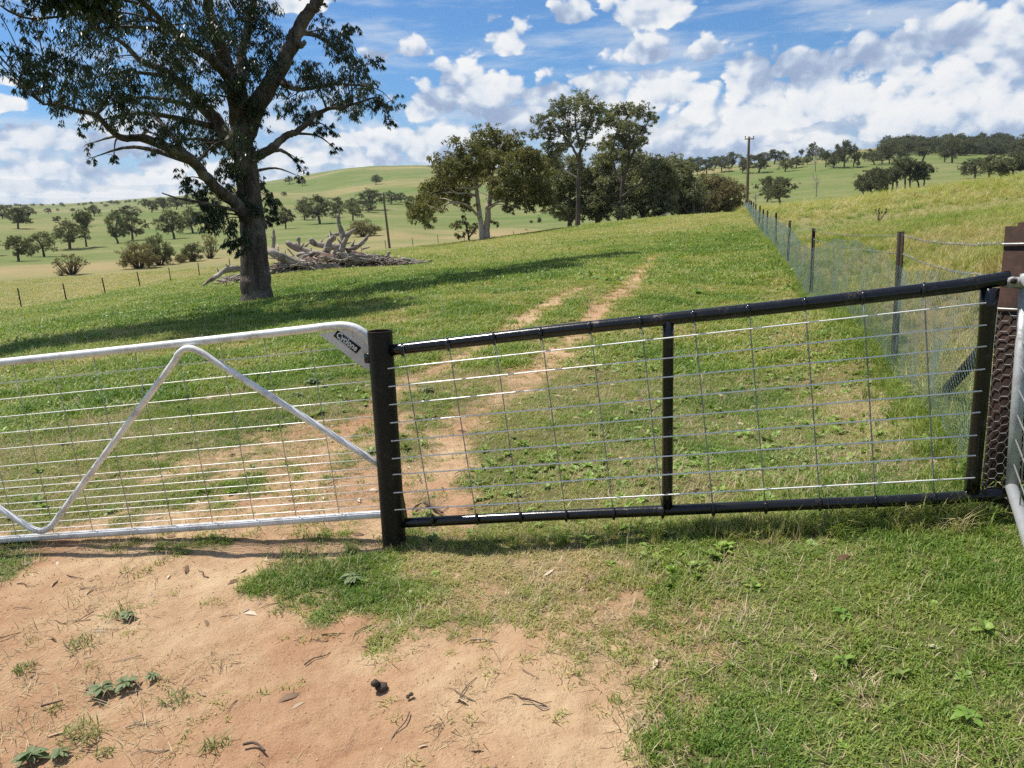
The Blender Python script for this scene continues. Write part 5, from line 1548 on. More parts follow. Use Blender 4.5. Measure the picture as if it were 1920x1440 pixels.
log([(1570, 532), (1700, 510), (1850, 484)], 7, 9, -1.0, 'long thin pale pole lying on the grass at the right end of the heap', None, 'dead_branch', cat='branch')
# fine brush under and between the logs
br_ = np.random.default_rng(9)
mb = MB()
for k in range(600):
    x = br_.uniform(620, 1800) if k % 6 else br_.uniform(240, 400)
    topy = np.interp(x, [240, 400, 620, 760, 1100, 1300, 1450, 1800], [600, 570, 470, 430, 430, 400, 430, 470])
    boty = np.interp(x, [240, 400, 620, 1000, 1300, 1450, 1800], [650, 640, 610, 590, 540, 510, 485])
    y = br_.uniform(topy, boty)
    c_ = at_r(*z5(x, y), LR + br_.uniform(-0.9, 0.8)); c_[2] = max(c_[2], hz(c_[0], c_[1]) + 0.02)
    v = unit(1, br_)[0] * np.array([1, 1, 0.30]); l = br_.uniform(0.25, 0.95)
    w_ = br_.uniform(0.012, 0.045)
    mb.tube(spline([c_ - v * l, c_ + br_.normal(size=3) * 0.05, c_ + v * l], 5), [w_, w_ * 1.1, w_, w_ * .8, w_ * .5], 5, rough=0.15, seed=k)
bb_ = at_r(*z5(1000, 560), LR); bb_[2] = hz(bb_[0], bb_[1])
o = link('brush_litter', mb.mesh('brush_litter', bb_), M['deadwood'], None, tuple(bb_)); tag(o, 'tangle of small dead sticks filling the log heap', 'brush', kind='stuff')
M['barkshade'] = simple_mat('red_bark_shade_fill', (0.16, 0.085, 0.05), (0.07, 0.042, 0.028), 3, 0.95, bstr=0.8, bdist=0.06)
mb = MB()
for k in range(16):                                     # low reddish bark and soil bank, added for the heap's dark shaded interior
    x = 640 + k * 62 + br_.uniform(-20, 20)
    y = np.interp(x, [620, 1000, 1300, 1450, 1800], [575, 560, 515, 495, 475])
    c_ = at_r(*z5(x, y), LR + 0.2); c_[2] = hz(c_[0], c_[1]) - 0.05
    h_ = np.interp(x, [620, 760, 1100, 1300, 1450, 1700], [0.45, 0.6, 0.7, 0.7, 0.4, 0.25])
    bm_ = bmesh.new(); bmesh.ops.create_icosphere(bm_, subdivisions=3, radius=1)
    V = np.array([v.co[:] for v in bm_.verts]); F = [tuple(v.index for v in f.verts) for f in bm_.faces]; bm_.free()
    V = V * (1 + 0.18 * (fbm(V[:, 0] * 3 + k, V[:, 1] * 3 + V[:, 2] * 2, 90 + k, 3) - 0.5)[:, None] * 2) * np.array([0.55, 0.8, h_])
    mb.add(V + c_, F)
o = link('bark_shade_bank', mb.mesh('bark_shade_bank', bb_), M['barkshade'], None, tuple(bb_)); tag(o, 'low bank of reddish bark added under the logs for the dark shade inside the heap', 'bark', kind='stuff')
# single pieces lying about
idc = lambda x, y: (x, y)
def ground_log(pts, w0, w1, label, name='dead_log', cat='log', lift=0.0, matn='deadwood'):
    P_, r_ = hit([p[0] for p in pts], [p[1] for p in pts])
    return log(pts, w0, w1, 0, label, None, name, idc, list(np.full(len(pts), np.nanmean(r_))), matn, 0.2, cat, 1.0)
ground_log([(1350, 465), (1382, 461), (1418, 457)], 3.5, 6, 'grey log lying on the grass beside the netting fence')
ground_log([(1380, 435), (1390, 432), (1397, 428)], 2.5, 4, 'small dark branch on the grass up by the netting fence', 'dead_branch', 'branch')
ground_log([(388, 567), (405, 561), (423, 556)], 2.5, 5, 'dark fallen branch on the grass left of the big trunk', 'dead_branch', 'branch')
ground_log([(984, 429), (990, 432), (997, 435)], 1.5, 2, 'pale log lying on the brown strip between the gums', 'dead_branch', 'branch')
for pts_, w_, lb in [([(1191, 414), (1230, 411), (1281, 407)], 2.4, 'long pale fallen bough lying under the dark gums'), ([(1199, 413), (1201, 406), (1198, 400)], 1.8, 'short pale stick poking up from the fallen bough'),
                     ([(1225, 412), (1240, 404), (1258, 400)], 2.0, 'pale forked bough leaning over the fallen bough'), ([(1245, 411), (1262, 409), (1284, 402)], 1.8, 'pale curved bough at the right end of the fallen bough'), ([(1215, 413), (1232, 407), (1238, 408)], 1.6, 'crooked pale stick across the fallen bough')]:
    log(pts_, w_, w_ * .6, 0, lb, None, 'dead_branch', idc, [88.0] * 3, 'deadwood', 0.15, 'branch', 1.0)

# dry thistle in the right field
P_, r_ = hit([1647], [420]); th = P_[0]
te_ = empty('dry_thistle', tuple(th)); tag(te_, 'dead brown thistle standing in the grass right of the netting fence', 'thistle')
M['drystem'] = simple_mat('dry_brown_stem', (0.11, 0.07, 0.045), (0.06, 0.04, 0.028), 10, 0.9)
mb = MB(); mh = MB(); tr_ = np.random.default_rng(4)
s_ = r_[0] / FPX
for k in range(8):
    v = np.array([tr_.uniform(-0.7, 0.7), tr_.uniform(-0.6, 0.6), tr_.uniform(0.6, 1.0)]); L_ = 30 * s_ * tr_.uniform(0.6, 1.0)
    tip = th + v * L_
    mb.tube(spline([th, th + v * L_ * 0.5 + up * L_ * 0.08, tip], 6), np.linspace(0.014, 0.006, 6), 5)
    mh.tube([tip - up * 0.02, tip + up * 0.01, tip + up * 0.05], [0.01, 0.035, 0.015], 7, rough=0.2)
part('stem', mb, M['drystem'], te_, th); part('seed_heads', mh, M['drystem'], te_, th)

# ------------------------------------------------------------------ grass, weeds and litter
def blade_mat(name, stops, trans=0.3, rough=0.5):
    m, nt, out = mat(name)
    at = nt.add('ShaderNodeAttribute'); at.attribute_type = 'INSTANCER'; at.attribute_name = 'tone'
    oi = nt.add('ShaderNodeObjectInfo'); geo = nt.add('ShaderNodeNewGeometry')
    f = nt.math('ADD', at.outputs['Fac'], nt.math('MULTIPLY_ADD', oi.outputs['Random'], 0.34, -0.17))
    f = nt.math('ADD', f, nt.math('MULTIPLY_ADD', geo.outputs['Random Per Island'], 0.44, -0.22), clamp=True)
    col = nt.ramp(f, stops)
    p = nt.add('ShaderNodeBsdfPrincipled'); nt.put(p.inputs['Base Color'], col)
    p.inputs['Roughness'].default_value = rough; p.inputs['Specular IOR Level'].default_value = 0.3
    t = nt.add('ShaderNodeBsdfTranslucent'); nt.put(t.inputs['Color'], nt.mix(1.0, col, (1.25, 1.3, 0.7), 'MULTIPLY'))
    ms = nt.add('ShaderNodeMixShader'); ms.inputs[0].default_value = trans
    nt.put(ms.inputs[1], p.outputs[0]); nt.put(ms.inputs[2], t.outputs[0])
    nt.put(out.inputs['Surface'], ms.outputs[0])
    return m
M['blade'] = blade_mat('grass_blades', [(0.0, (0.52, 0.42, 0.24)), (0.22, (0.46, 0.40, 0.18)), (0.42, (0.37, 0.355, 0.11)), (0.62, (0.275, 0.325, 0.070)), (0.82, (0.195, 0.285, 0.050)), (1.0, (0.115, 0.205, 0.034))])
M['straw'] = blade_mat('dry_straw', [(0.0, (0.36, 0.26, 0.15)), (0.5, (0.48, 0.38, 0.23)), (1.0, (0.56, 0.47, 0.30))], 0.2, 0.7)
M['herb'] = blade_mat('broad_weed_leaves', [(0.0, (0.21, 0.26, 0.08)), (0.5, (0.20, 0.30, 0.06)), (1.0, (0.28, 0.39, 0.08))], 0.28, 0.45)
M['litter'] = blade_mat('dry_fallen_leaves', [(0.0, (0.13, 0.07, 0.04)), (0.4, (0.28, 0.18, 0.11)), (0.7, (0.45, 0.34, 0.23)), (1.0, (0.60, 0.50, 0.38))], 0.1, 0.7)
M['crumb'] = blade_mat('soil_crumbs', [(0.0, (0.34, 0.21, 0.12)), (0.6, (0.43, 0.285, 0.17)), (1.0, (0.52, 0.37, 0.23))], 0.0, 0.95)
M['twig'] = blade_mat('small_twigs', [(0.0, (0.05, 0.034, 0.025)), (0.6, (0.15, 0.10, 0.07)), (1.0, (0.30, 0.24, 0.18))], 0.0, 0.9)

def tuft(n, lmin, lmax, w, spread, lean, seed, curl=0.5, flat=0.0):
    R_ = np.random.default_rng(seed)
    mb = MB()
    for k in range(n):
        a = R_.uniform(0, 6.28); q = spread * math.sqrt(R_.random())
        p = np.array([math.cos(a) * q, math.sin(a) * q, -0.004])
        b = R_.uniform(0, 6.28); h = np.array([math.cos(b), math.sin(b), 0]); sde = np.array([-math.sin(b), math.cos(b), 0])
        L = R_.uniform(lmin, lmax); le = lean * R_.uniform(0.3, 1.3)
        d0 = h * math.sin(le) + up * math.cos(le)
        d1 = h * math.sin(le + curl * R_.uniform(0.4, 1.6)) + up * math.cos(le + curl * R_.uniform(0.4, 1.6))
        m1 = p + d0 * L * 0.5; tip = m1 + d1 * L * 0.5
        ww = w * R_.uniform(0.7, 1.3) / 2
        if flat: m1[2] = max(m1[2], 0.004); tip[2] = max(tip[2], 0.003)
        mb.add([p - sde * ww, p + sde * ww, m1 + sde * ww * 0.85, m1 - sde * ww * 0.85, tip], [(0, 1, 2, 3), (3, 2, 4)])
    return mb.mesh('tuft', smooth=False)
def herb(n, L, W_, seed, rise=0.5):
    """rosette of oval leaves"""
    R_ = np.random.default_rng(seed); mb = MB()
    for k in range(n):
        a = k * 2.4 + R_.uniform(-.3, .3); h = np.array([math.cos(a), math.sin(a), 0]); s = np.array([-math.sin(a), math.cos(a), 0])
        l = L * R_.uniform(0.6, 1.15); w_ = W_ * R_.uniform(0.7, 1.2); el_ = rise * R_.uniform(0.3, 1.4)
        o = up * R_.uniform(0, 0.3) * L
        def pt(t, u): return o + h * l * t * math.cos(el_) + up * (l * t * math.sin(el_) - 0.5 * l * t * t * 0.7) + s * u * w_ + up * abs(u) * w_ * 0.25
        mb.add([pt(0, -0.08), pt(0, 0.08), pt(0.3, 0.42), pt(0.3, -0.42), pt(0.65, 0.5), pt(0.65, -0.5), pt(1.0, 0.0), pt(0.3, 0), pt(0.65, 0)],
               [(0, 1, 2, 7), (0, 7, 3), (7, 2, 4, 8), (3, 7, 8, 5), (8, 4, 6), (5, 8, 6)])
    return mb.mesh('herb')
def crumb(seed):
    R_ = np.random.default_rng(seed); bm_ = bmesh.new(); bmesh.ops.create_icosphere(bm_, subdivisions=1, radius=1)
    for v in bm_.verts: v.co *= R_.uniform(0.65, 1.2)
    me = bpy.data.meshes.new('crumb'); bm_.to_mesh(me); bm_.free(); return me
def twig_mesh(seed):
    R_ = np.random.default_rng(seed); L = 1.0
    P = spline([(-0.5, 0, 0.03), (-0.15, R_.uniform(-.1, .1), 0.06), (0.2, R_.uniform(-.1, .1), 0.05), (0.5, R_.uniform(-.12, .12), 0.02)], 7)
    mb = MB().tube(P, np.linspace(0.022, 0.009, 7), 5)
    if seed % 2: mb.tube([P[3], P[3] + np.array([0.2, 0.13, 0.05])], [0.012, 0.005], 4)
    return mb.mesh('twig')
def leaf_mesh(seed):
    R_ = np.random.default_rng(seed); c = R_.uniform(-.25, .25); z = R_.uniform(0.05, 0.22)
    return MB().add([(-0.5, 0, 0.02), (-0.1, 0.13 + c * .2, z), (-0.1, -0.10 + c * .2, z * .3), (0.22, 0.10 + c * .3, z * .8), (0.22, -0.08 + c * .3, z * .3), (0.5, c, 0.03)], [(0, 2, 1), (1, 2, 4, 3), (3, 4, 5)]).mesh('leaf')

gr = np.random.default_rng(42)
def sector(n, r0, r1):
    half = 62 if r1 < 10 else 50
    n = int(n)
    r = np.sqrt(gr.uniform(r0 * r0, r1 * r1, n)); a = np.radians(gr.uniform(-half, half, n))
    return r * np.sin(a), r * np.cos(a)
def place(x, y, sink=0.0):
    mk = masks(x, y)
    z = height(x, y) - 0.022 * mk['rut'] - 0.008 * mk['dirt'] - sink
    return np.stack([x, y, z], 1), mk
def lay(n, rz=True, tilt=0.12):
    return np.stack([gr.normal(0, tilt, n), gr.normal(0, tilt, n), gr.uniform(0, 6.28, n)], 1)

SRC_SHORT = [(tuft(12, 0.016, 0.048, 0.0040, 0.032, 0.85, 200 + k, 0.7), M['blade']) for k in range(6)]
SRC_MID = [(tuft(16, 0.025, 0.065, 0.0070, 0.055, 0.75, 220 + k, 0.6), M['blade']) for k in range(5)]
SRC_FAR = [(tuft(22, 0.035, 0.085, 0.013, 0.15, 0.8, 240 + k, 0.6), M['blade']) for k in range(4)]
SRC_LONG = [(tuft(22, 0.14, 0.34, 0.0065, 0.06, 0.40, 260 + k, 0.8), M['blade']) for k in range(5)]
SRC_STRAW = [(tuft(7, 0.035, 0.10, 0.0030, 0.05, 1.45, 280 + k, 0.15, 1), M['straw']) for k in range(5)]
SRC_HERB = [(herb(8, 0.035, 0.020, 300 + k), M['herb']) for k in range(3)] + [(herb(10, 0.05, 0.024, 310 + k, 0.8), M['herb']) for k in range(3)]

# short turf, thinning out as the soil shows through
XS, YS, SC, TONE, ID = [], [], [], [], []
def turf(n0, r0, r1, sc, name, src, keep=lambda mk, x, y: np.ones(x.shape, bool), label='', tint=0.0, clumpy=0.45):
    n = int(n0 * (1.48 if r1 < 10 else 1.19))
    x, y = sector(n, r0, r1)
    P, mk = place(x, y)
    g1 = fbm(x * 2.6, y * 2.6, 61, 4); g2 = fbm(x * 9, y * 9, 62, 2)
    g3 = fbm(x * 1.1, y * 1.1, 64, 4)
    cover = (1 - sstep(mk['dirt'] + (g2 - 0.5) * 0.9 + (g1 - 0.5) * 0.5, 0.08, 0.92)) ** 1.3
    cover = cover * (1 - clumpy + clumpy * sstep(g1, 0.32, 0.58))
    cover = np.maximum(cover, 0.035 * (mk['dirt'] < 0.95))
    k = (gr.random(n) < cover) & keep(mk, x, y)
    m_ = int(k.sum())
    hgt = 0.65 + 0.9 * sstep(g1[k], 0.35, 0.7) * sstep(mk['tone'][k], 0.45, 0.9)
    s = sc * gr.uniform(0.75, 1.3, m_)
    scl = np.stack([s, s, s * hgt], 1)
    tone = mk['tone'][k] + (g1[k] - 0.5) * 0.5 + (g3[k] - 0.5) * 0.7 - mk['dirt'][k] * 0.35 + tint - 0.09 - 0.08 * (1 - sstep(np.hypot(x[k], y[k]), 3.0, 4.5))
    scatter(name, P[k], lay(m_), scl, gr.integers(0, len(src), m_), src, label, 'grass', np.clip(tone, 0, 1))
notfield = lambda mk, x, y: mk['field'] < 0.5
turf(30000, 1.1, 3.6, 0.8, 'short_grass', SRC_SHORT, notfield, 'short green turf around the red soil in front of the gates')
turf(44000, 3.6, 8.0, 0.95, 'paddock_grass', SRC_SHORT, notfield, 'short green grass just inside the gates', 0.0, 0.6)
turf(60000, 7.5, 17.0, 1.35, 'meadow_grass', SRC_MID, notfield, 'green grass across the middle of the paddock', 0.0, 0.55)
turf(70000, 16.0, 38.0, 1.4, 'far_grass', SRC_FAR, notfield, 'green grass across the far part of the paddock')
turf(52000, 36.0, 92.0, 2.2, 'crest_grass', SRC_FAR, notfield, 'grass out to the crest of the paddock and the dry pasture', 0.0, 0.4)
# longer grass in the right field and along the netting
x, y = sector(30000, 1.5, 30.0); P, mk = place(x, y); k = mk['field'] > 0.5
x2, y2 = sector(26000, 28.0, 95.0); P2, mk2 = place(x2, y2); k2 = (mk2['field'] > 0.5)
x3, y3 = sector(9000, 1.5, 7.0); P3, mk3 = place(x3, y3); k3 = mk3['field'] > 0.5
Pf = np.vstack([P[k], P2[k2], P3[k3]]); tf = np.concatenate([mk['tone'][k], mk2['tone'][k2], mk3['tone'][k3]]) + (fbm(Pf[:, 0] * 0.9, Pf[:, 1] * 0.9, 63, 3) - 0.5) * 0.9
rf = np.hypot(Pf[:, 0], Pf[:, 1]); sf = (0.75 + 0.5 * sstep(rf, 25, 60)) * gr.uniform(0.7, 1.3, len(Pf)) * (1 + 0.5 * sstep(rf, 30, 80))
sff = np.stack([sf * (1 + 2.2 * sstep(rf, 10, 70)), sf * (1 + 2.2 * sstep(rf, 10, 70)), sf], 1)
scatter('field_grass', Pf, lay(len(Pf), tilt=0.15), sff, gr.integers(0, 5, len(Pf)), SRC_LONG, 'long yellow green grass in the field right of the netting', 'grass', np.clip(tf, 0, 1))
ss = gr.uniform(0.2, 32, 5200); ss = ss ** 1.0
xy = fl(ss) + fnorm[None] * gr.normal(0.0, 0.10, len(ss))[:, None]
Pn, mkn = place(xy[:, 0], xy[:, 1])
scatter('fence_grass', Pn, lay(len(Pn), tilt=0.2), gr.uniform(0.2, 0.62, len(Pn)), gr.integers(0, 5, len(Pn)), SRC_LONG, 'long rank grass growing along the foot of the netting', 'grass', np.clip(0.75 + gr.normal(0, .12, len(Pn)), 0, 1))
# taller grass along the foot of the mesh panel and round the posts
t = gr.uniform(0.0, 1.0, 700); t = np.where(gr.random(700) < 0.65, 0.55 + 0.45 * t, t)
q = GA[None, :2] + (GB - GA)[None, :2] * t[:, None] + gn[None] * gr.normal(0.03, 0.05, 700)[:, None]
Pq, mkq = place(q[:, 0], q[:, 1])
scatter('panel_grass', Pq, lay(700, tilt=0.2), 0.16 + 0.24 * gr.random(700) * (0.35 + t), gr.integers(0, 5, 700), SRC_LONG, 'taller grass along the foot of the black mesh panel', 'grass', np.clip(0.55 + gr.normal(0, .22, 700), 0, 1))
# clover and small broad leaves in patches
def herbs(n, r0, r1, sc, name, label):
    x, y = sector(n, r0, r1); P, mk = place(x, y)
    g = fbm(x * 0.9, y * 0.9, 66, 3)
    dt = np.hypot(x - TREE_XY[0] - 2.0, (y - TREE_XY[1]) * 1.6 + 2.0)
    dR, _ = seg_dist(x, y, RUT_R, False); dL, _ = seg_dist(x, y, RUT_L, False)
    pr = sstep(g, 0.52, 0.66) * 0.8 + 0.05 + 0.8 * (1 - sstep(dt, 5, 10)) + 0.5 * (1 - sstep(np.minimum(dR, dL), 0.3, 0.9)) * sstep(g, 0.42, 0.55)
    k = (gr.random(n) < pr) & (mk['dirt'] < 0.45) & (mk['field'] < 0.5)
    m_ = int(k.sum())
    scatter(name, P[k], lay(m_, tilt=0.25), sc * gr.uniform(0.6, 1.4, m_), gr.integers(0, 6, m_), SRC_HERB, label, 'weeds', gr.random(m_))
herbs(5000, 1.2, 4.5, 0.75, 'clover', 'small clover leaves among the turf in front of the gates')
herbs(13000, 4.5, 14.0, 0.95, 'low_weeds', 'low broad leaved weeds in the paddock inside the gates')
herbs(16000, 14.0, 36.0, 2.2, 'shade_weeds', 'broad leaved green weeds under the big gum')
# straw, fallen leaves, twigs, crumbs
def strew(n0, r0, r1, src, s0, s1, name, label, cat, w, tilt=0.1):
    n = int(n0 * (1.48 if r1 < 10 else 1.19))
    x, y = sector(n, r0, r1); P, mk = place(x, y)
    k = gr.random(n) < w(mk, x, y); m_ = int(k.sum())
    scatter(name, P[k], lay(m_, tilt=tilt), gr.uniform(s0, s1, m_), gr.integers(0, len(src), m_), src, label, cat, gr.random(m_))
pat = lambda x, y, s, sd: sstep(fbm(x * s, y * s, sd, 3), 0.40, 0.62)
strew(40000, 1.1, 7.5, SRC_STRAW, 0.40, 1.0, 'dry_straw', 'dry straw and dead grass stems strewn over the turf', 'straw', lambda mk, x, y: np.clip(0.25 + 0.6 * pat(x, y, 1.6, 71) - 0.42 * (mk['dirt'] > 0.8) + 0.4 * (mk['tone'] < 0.45), 0, 1) * (mk['field'] < .5))
strew(9000, 7.0, 22.0, SRC_STRAW, 1.2, 2.2, 'paddock_straw', 'dry straw lying in the paddock grass', 'straw', lambda mk, x, y: 0.2 + 0.5 * pat(x, y, 0.6, 72))
SRC_LEAF = [(leaf_mesh(330 + k), M['litter']) for k in range(5)]
strew(2600, 1.1, 9.0, SRC_LEAF, 0.03, 0.085, 'leaf_litter', 'dry fallen gum leaves scattered over soil and turf', 'leaves', lambda mk, x, y: 0.10 + 0.55 * pat(x, y, 0.8, 73))
SRC_TWIG = [(twig_mesh(350 + k), M['twig']) for k in range(4)]
strew(2400, 1.1, 8.0, SRC_TWIG, 0.03, 0.14, 'twig_litter', 'small dark twigs and root ends on the red soil', 'twigs', lambda mk, x, y: 0.12 + 0.6 * (mk['dirt'] > 0.6) * (0.2 + 0.8 * pat(x, y, 1.5, 74)))
SRC_CRUMB = [(crumb(370 + k), M['crumb']) for k in range(5)]
strew(16000, 1.1, 7.5, SRC_CRUMB, 0.001, 0.0055, 'soil_crumbs', 'crumbs of red soil and tiny stones on the bare track', 'soil', lambda mk, x, y: (mk['dirt'] > 0.45) * (0.15 + 0.85 * pat(x, y, 1.1, 75)), 1.0)

# ---- single weeds, dung and sticks that one can pick out on the ground
M['weed_bright'] = leaf_mat('bright_weed_leaf', [(0.2, (0.13, 0.23, 0.04)), (0.6, (0.19, 0.31, 0.055)), (0.9, (0.25, 0.38, 0.08))], 0.3, 0.45, 30)
M['weed_dull'] = leaf_mat('dusty_weed_leaf', [(0.2, (0.10, 0.14, 0.055)), (0.6, (0.15, 0.19, 0.08)), (0.9, (0.22, 0.26, 0.12))], 0.2, 0.6, 30)
M['stemgreen'] = simple_mat('green_weed_stem', (0.13, 0.19, 0.05), (0.10, 0.14, 0.04), 20, 0.6)
def weed(px, py, wpx, nleaf, label, matn='weed_bright', lean=0.7, aspect=0.42, seed=1, group=None):
    P_, r_ = hit([px], [py]); b = P_[0]; L = wpx / 2 * np.linalg.norm(b - [0, 0, CAMZ]) / FPX
    e = empty('weed', tuple(b)); tag(e, label, 'weed', group)
    R_ = np.random.default_rng(seed)
    mb = MB().tube(spline([b - up * 0.01, b + up * L * 0.25, b + up * L * 0.5], 4), [L * 0.03] * 4, 6)
    part('stem', mb, M['stemgreen'], e, b)
    for k in range(nleaf):
        a = k * 2.4 + R_.uniform(-.35, .35); l = L * R_.uniform(0.65, 1.1); el_ = lean * R_.uniform(0.3, 1.1)
        h = np.array([math.cos(a), math.sin(a), 0]); s = np.array([-math.sin(a), math.cos(a), 0]); w_ = l * aspect * R_.uniform(0.8, 1.2)
        o0 = up * L * R_.uniform(0.08, 0.5)
        rows = [(0.0, 0.05), (0.18, 0.20), (0.38, 0.46), (0.58, 0.50), (0.8, 0.32), (1.0, 0.02)]
        V = []; F = []
        for t_, hw in rows:
            c_ = b + o0 + h * l * t_ * math.cos(el_) + up * (l * t_ * math.sin(el_) - 0.55 * l * t_ * t_ * 0.8)
            jg = 1 + R_.uniform(-.12, .12)
            V += [c_ - s * hw * w_ * jg + up * hw * w_ * 0.28, c_, c_ + s * hw * w_ * jg + up * hw * w_ * 0.28]
        for i in range(5):
            j = i * 3; F += [(j, j + 1, j + 4, j + 3), (j + 1, j + 2, j + 5, j + 4)]
        part('leaf', MB().add(V, F), M[matn], e, b)
for a in [(1815, 1352, 62, 9, 'bright green weed with long pointed leaves in the turf near the corner of the grass'), (1578, 1158, 40, 7, 'small bright weed with upright leaves in the turf before the mesh panel'),
          (1582, 1246, 50, 8, 'spreading weed with toothed leaves between two smaller weeds'), (1545, 1262, 26, 6, 'tiny round leaved weed beside the spreading weed'), (1690, 1318, 26, 6, 'tiny round leaved weed near the long leaved weed'),
          (1640, 968, 40, 8, 'pale weed growing up against the bottom rail of the mesh panel'), (1740, 952, 70, 10, 'tall leafy weed growing through the bottom rail near the corner post'), (1225, 1118, 26, 6, 'single round leaved weed in the turf below the middle upright')]:
    weed(*a, seed=int(a[0]))
for a in [(190, 1300, 60, 10, 'dusty spreading weed with lobed leaves lying on the red soil'), (238, 1288, 56, 10, 'dusty lobed weed touching the spreading weed on the red soil'), (285, 1272, 36, 8, 'small dusty weed at the end of the weed row on the red soil'),
          (240, 1158, 44, 9, 'dusty weed tuft on the red soil below the zigzag brace'), (60, 1425, 70, 10, 'dusty broad weed at the edge of the bare soil'), (112, 1418, 44, 8, 'dusty small weed beside the broad weed at the soil edge'), (660, 1090, 60, 10, 'grey green lobed weed in the grass patch before the black post'),
          (585, 720, 46, 9, 'grey green rosette weed behind the silver gate brace'), (560, 745, 40, 9, 'low grey rosette weed behind the silver gate wires'), (735, 790, 40, 8, 'grey green weed on the rut edge behind the black post'), (800, 735, 50, 9, 'grey green weed between the two wheel ruts')]:
    weed(a[0], a[1], a[2] * 0.8, a[3] + 8, a[4], matn='weed_dull', lean=0.5, aspect=0.42, seed=int(a[0]))
# grass clumps standing on the bare soil
def grass_clump(px, py, wpx, label, tone=0):
    P_, r_ = hit([px], [py]); b = P_[0]; s = wpx / 2 * np.linalg.norm(b - [0, 0, CAMZ]) / FPX
    me = tuft(48 if wpx < 78 else 80, s * 0.35, s * 1.1, 0.0036, s * 0.75, 0.95, int(px), 0.7)
    o = link('grass_clump', me, M['clumpgrass'], None, tuple(b)); tag(o, label, 'grass clump')
M['clumpgrass'] = leaf_mat('grass_clump_blades', [(0.1, (0.10, 0.16, 0.03)), (0.5, (0.16, 0.21, 0.05)), (0.9, (0.32, 0.29, 0.12))], 0.28, 0.5, 12)
for a in [(150, 1212, 60, 'grass clump on the red soil above the dusty weeds'), (215, 1150, 50, 'thin grass clump beside the dusty weed tuft'), (150, 1380, 90, 'wide grass clump on the red soil near the broad weed'), (330, 1310, 60, 'thin pale grass clump right of the dusty weed row'), (45, 1255, 36, 'small lone grass clump on the red soil'),
          (400, 1400, 70, 'sparse grass clump beside the bent stick'), (195, 1412, 36, 'small grass clump next to the wide clump'), (560, 1050, 90, 'lush grass clump at the left end of the grass patch before the post'), (620, 1065, 110, 'lush grass clump in the middle of the grass patch before the post'), (690, 1068, 80, 'lush grass clump right at the foot of the black post'), (590, 1082, 80, 'lush grass clump at the front of the patch before the post')]:
    grass_clump(*a)
# dung
M['dung'] = simple_mat('dark_dry_dung', (0.035, 0.024, 0.017), (0.10, 0.072, 0.05), 40, 0.95, bstr=0.8, bdist=0.01)
def dropping(px, py, wpx, label, n, seed):
    P_, r_ = hit([px], [py]); b = P_[0]; s = wpx / 2 * np.linalg.norm(b - [0, 0, CAMZ]) / FPX
    R_ = np.random.default_rng(seed); mb = MB()
    for k in range(n):
        bm_ = bmesh.new(); bmesh.ops.create_icosphere(bm_, subdivisions=2, radius=1)
        V = np.array([v.co[:] for v in bm_.verts]); F = [tuple(v.index for v in f.verts) for f in bm_.faces]; bm_.free()
        V = V * (1 + 0.35 * (fbm(V[:, 0] * 2 + k * 3, V[:, 1] * 2 + V[:, 2] * 1.7, seed + k, 3) - 0.5)[:, None] * 2) * s * R_.uniform(0.45, 0.62) * np.array([1, 1, 0.75])
        c_ = np.array([R_.uniform(-.5, .5) * s, R_.uniform(-.5, .5) * s, s * (0.25 + 0.34 * (k % 3))])
        mb.add(V + c_, F)
    o = link('dung', mb.mesh('dung'), M['dung'], None, tuple(b)); tag(o, label, 'dung')
dropping(713, 1290, 30, 'dark lump of dry dung on the bare red soil', 4, 5)
dropping(767, 1307, 16, 'small flat crumb of dung beside the dark lump', 2, 6)
M['stick'] = simple_mat('brown_stick_bark', (0.14, 0.085, 0.06), (0.07, 0.045, 0.033), 30, 0.9)
def stick(pts, w, label, name='stick'):
    P_, r_ = hit([p[0] for p in pts], [p[1] for p in pts])
    P_[:, 2] += 0.008; s = np.nanmean(r_) * 1.1 / FPX
    b = P_[0].copy(); mb = MB().tube(spline(P_, 12), np.linspace(w, w * .6, 12) * s / 2, 7, rough=0.12)
    o = link(name, mb.mesh(name, b), M['stick'], None, tuple(b)); tag(o, label, 'stick')
stick([(456, 1400), (478, 1397), (497, 1412)], 6, 'bent brown stick on the red soil')
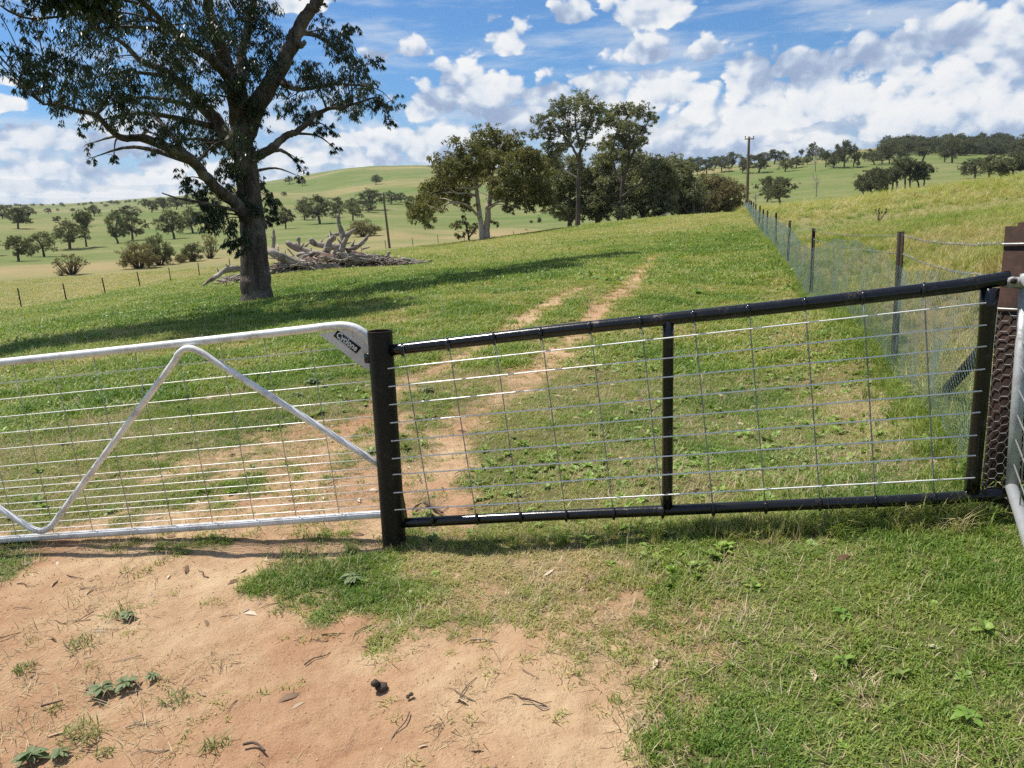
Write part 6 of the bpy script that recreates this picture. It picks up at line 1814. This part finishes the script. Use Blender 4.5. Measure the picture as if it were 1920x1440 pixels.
stick([(77, 1328), (98, 1322), (118, 1317)], 4, 'straight dark stick on the red soil beside the dusty weeds')
stick([(774, 958), (782, 950), (790, 946)], 4, 'short curl of dark bark by the foot of the mesh panel', 'bark_curl')
stick([(796, 945), (812, 953), (830, 964)], 7, 'long strip of brown bark behind the mesh panel', 'bark_curl')
# rust brown tussocks in the right field
M['tussock'] = leaf_mat('brown_tussock_blades', [(0.1, (0.16, 0.09, 0.045)), (0.5, (0.25, 0.16, 0.08)), (0.9, (0.34, 0.26, 0.13))], 0.2, 0.6, 2)
tus = tuft(160, 0.35, 0.95, 0.035, 0.35, 0.55, 991, 0.5)
for i, (px, py, hp, lb) in enumerate([(1717, 372, 11, 'rusty brown tussock at the field edge before the tight clump'), (1756, 370, 11, 'larger rusty brown tussock right of the other one before the clump'), (1667, 378, 7, 'low brown tussock left of the rusty tussocks'), (1593, 380, 6, 'small brown tussock far left along the field edge'),
                                      (1540, 388, 6, 'small brown tussock beyond the dead thistle'), (1815, 356, 7, 'small olive tussock on the field crest'), (1873, 350, 8, 'upright olive tussock on the field crest below the row of gums'), (1637, 381, 6, 'small low tussock between the brown tussocks')]):
    P_, r_ = hit([px], [py])
    if np.isnan(r_[0]): continue
    o = link('tussock', tus, M['tussock'], None, tuple(P_[0])); k = hp * r_[0] / FPX / 0.8
    o.scale = (k, k, k); o.rotation_euler = (0, 0, i); tag(o, lb, 'tussock')

# ------------------------------------------------------------------ air between here and the far hills
hx = MB().box((0, 1500, 110), 22000, 22000, 430)
hme = hx.mesh('haze', smooth=False)
hm = bpy.data.materials.new('pale_air'); hm.use_nodes = True
hn = NT(hm.node_tree); hn.n.clear()
ho_ = hn.add('ShaderNodeOutputMaterial')
pv = hn.add('ShaderNodeVolumePrincipled')
pv.inputs['Color'].default_value = (0.80, 0.90, 1.0, 1)
pv.inputs['Density'].default_value = 0.00006
pv.inputs['Anisotropy'].default_value = 0.2
hn.put(ho_.inputs['Volume'], pv.outputs[0])
o = link('haze', hme, hm); tag(o, 'thin pale blue air over the far hills', 'haze', kind='stuff')
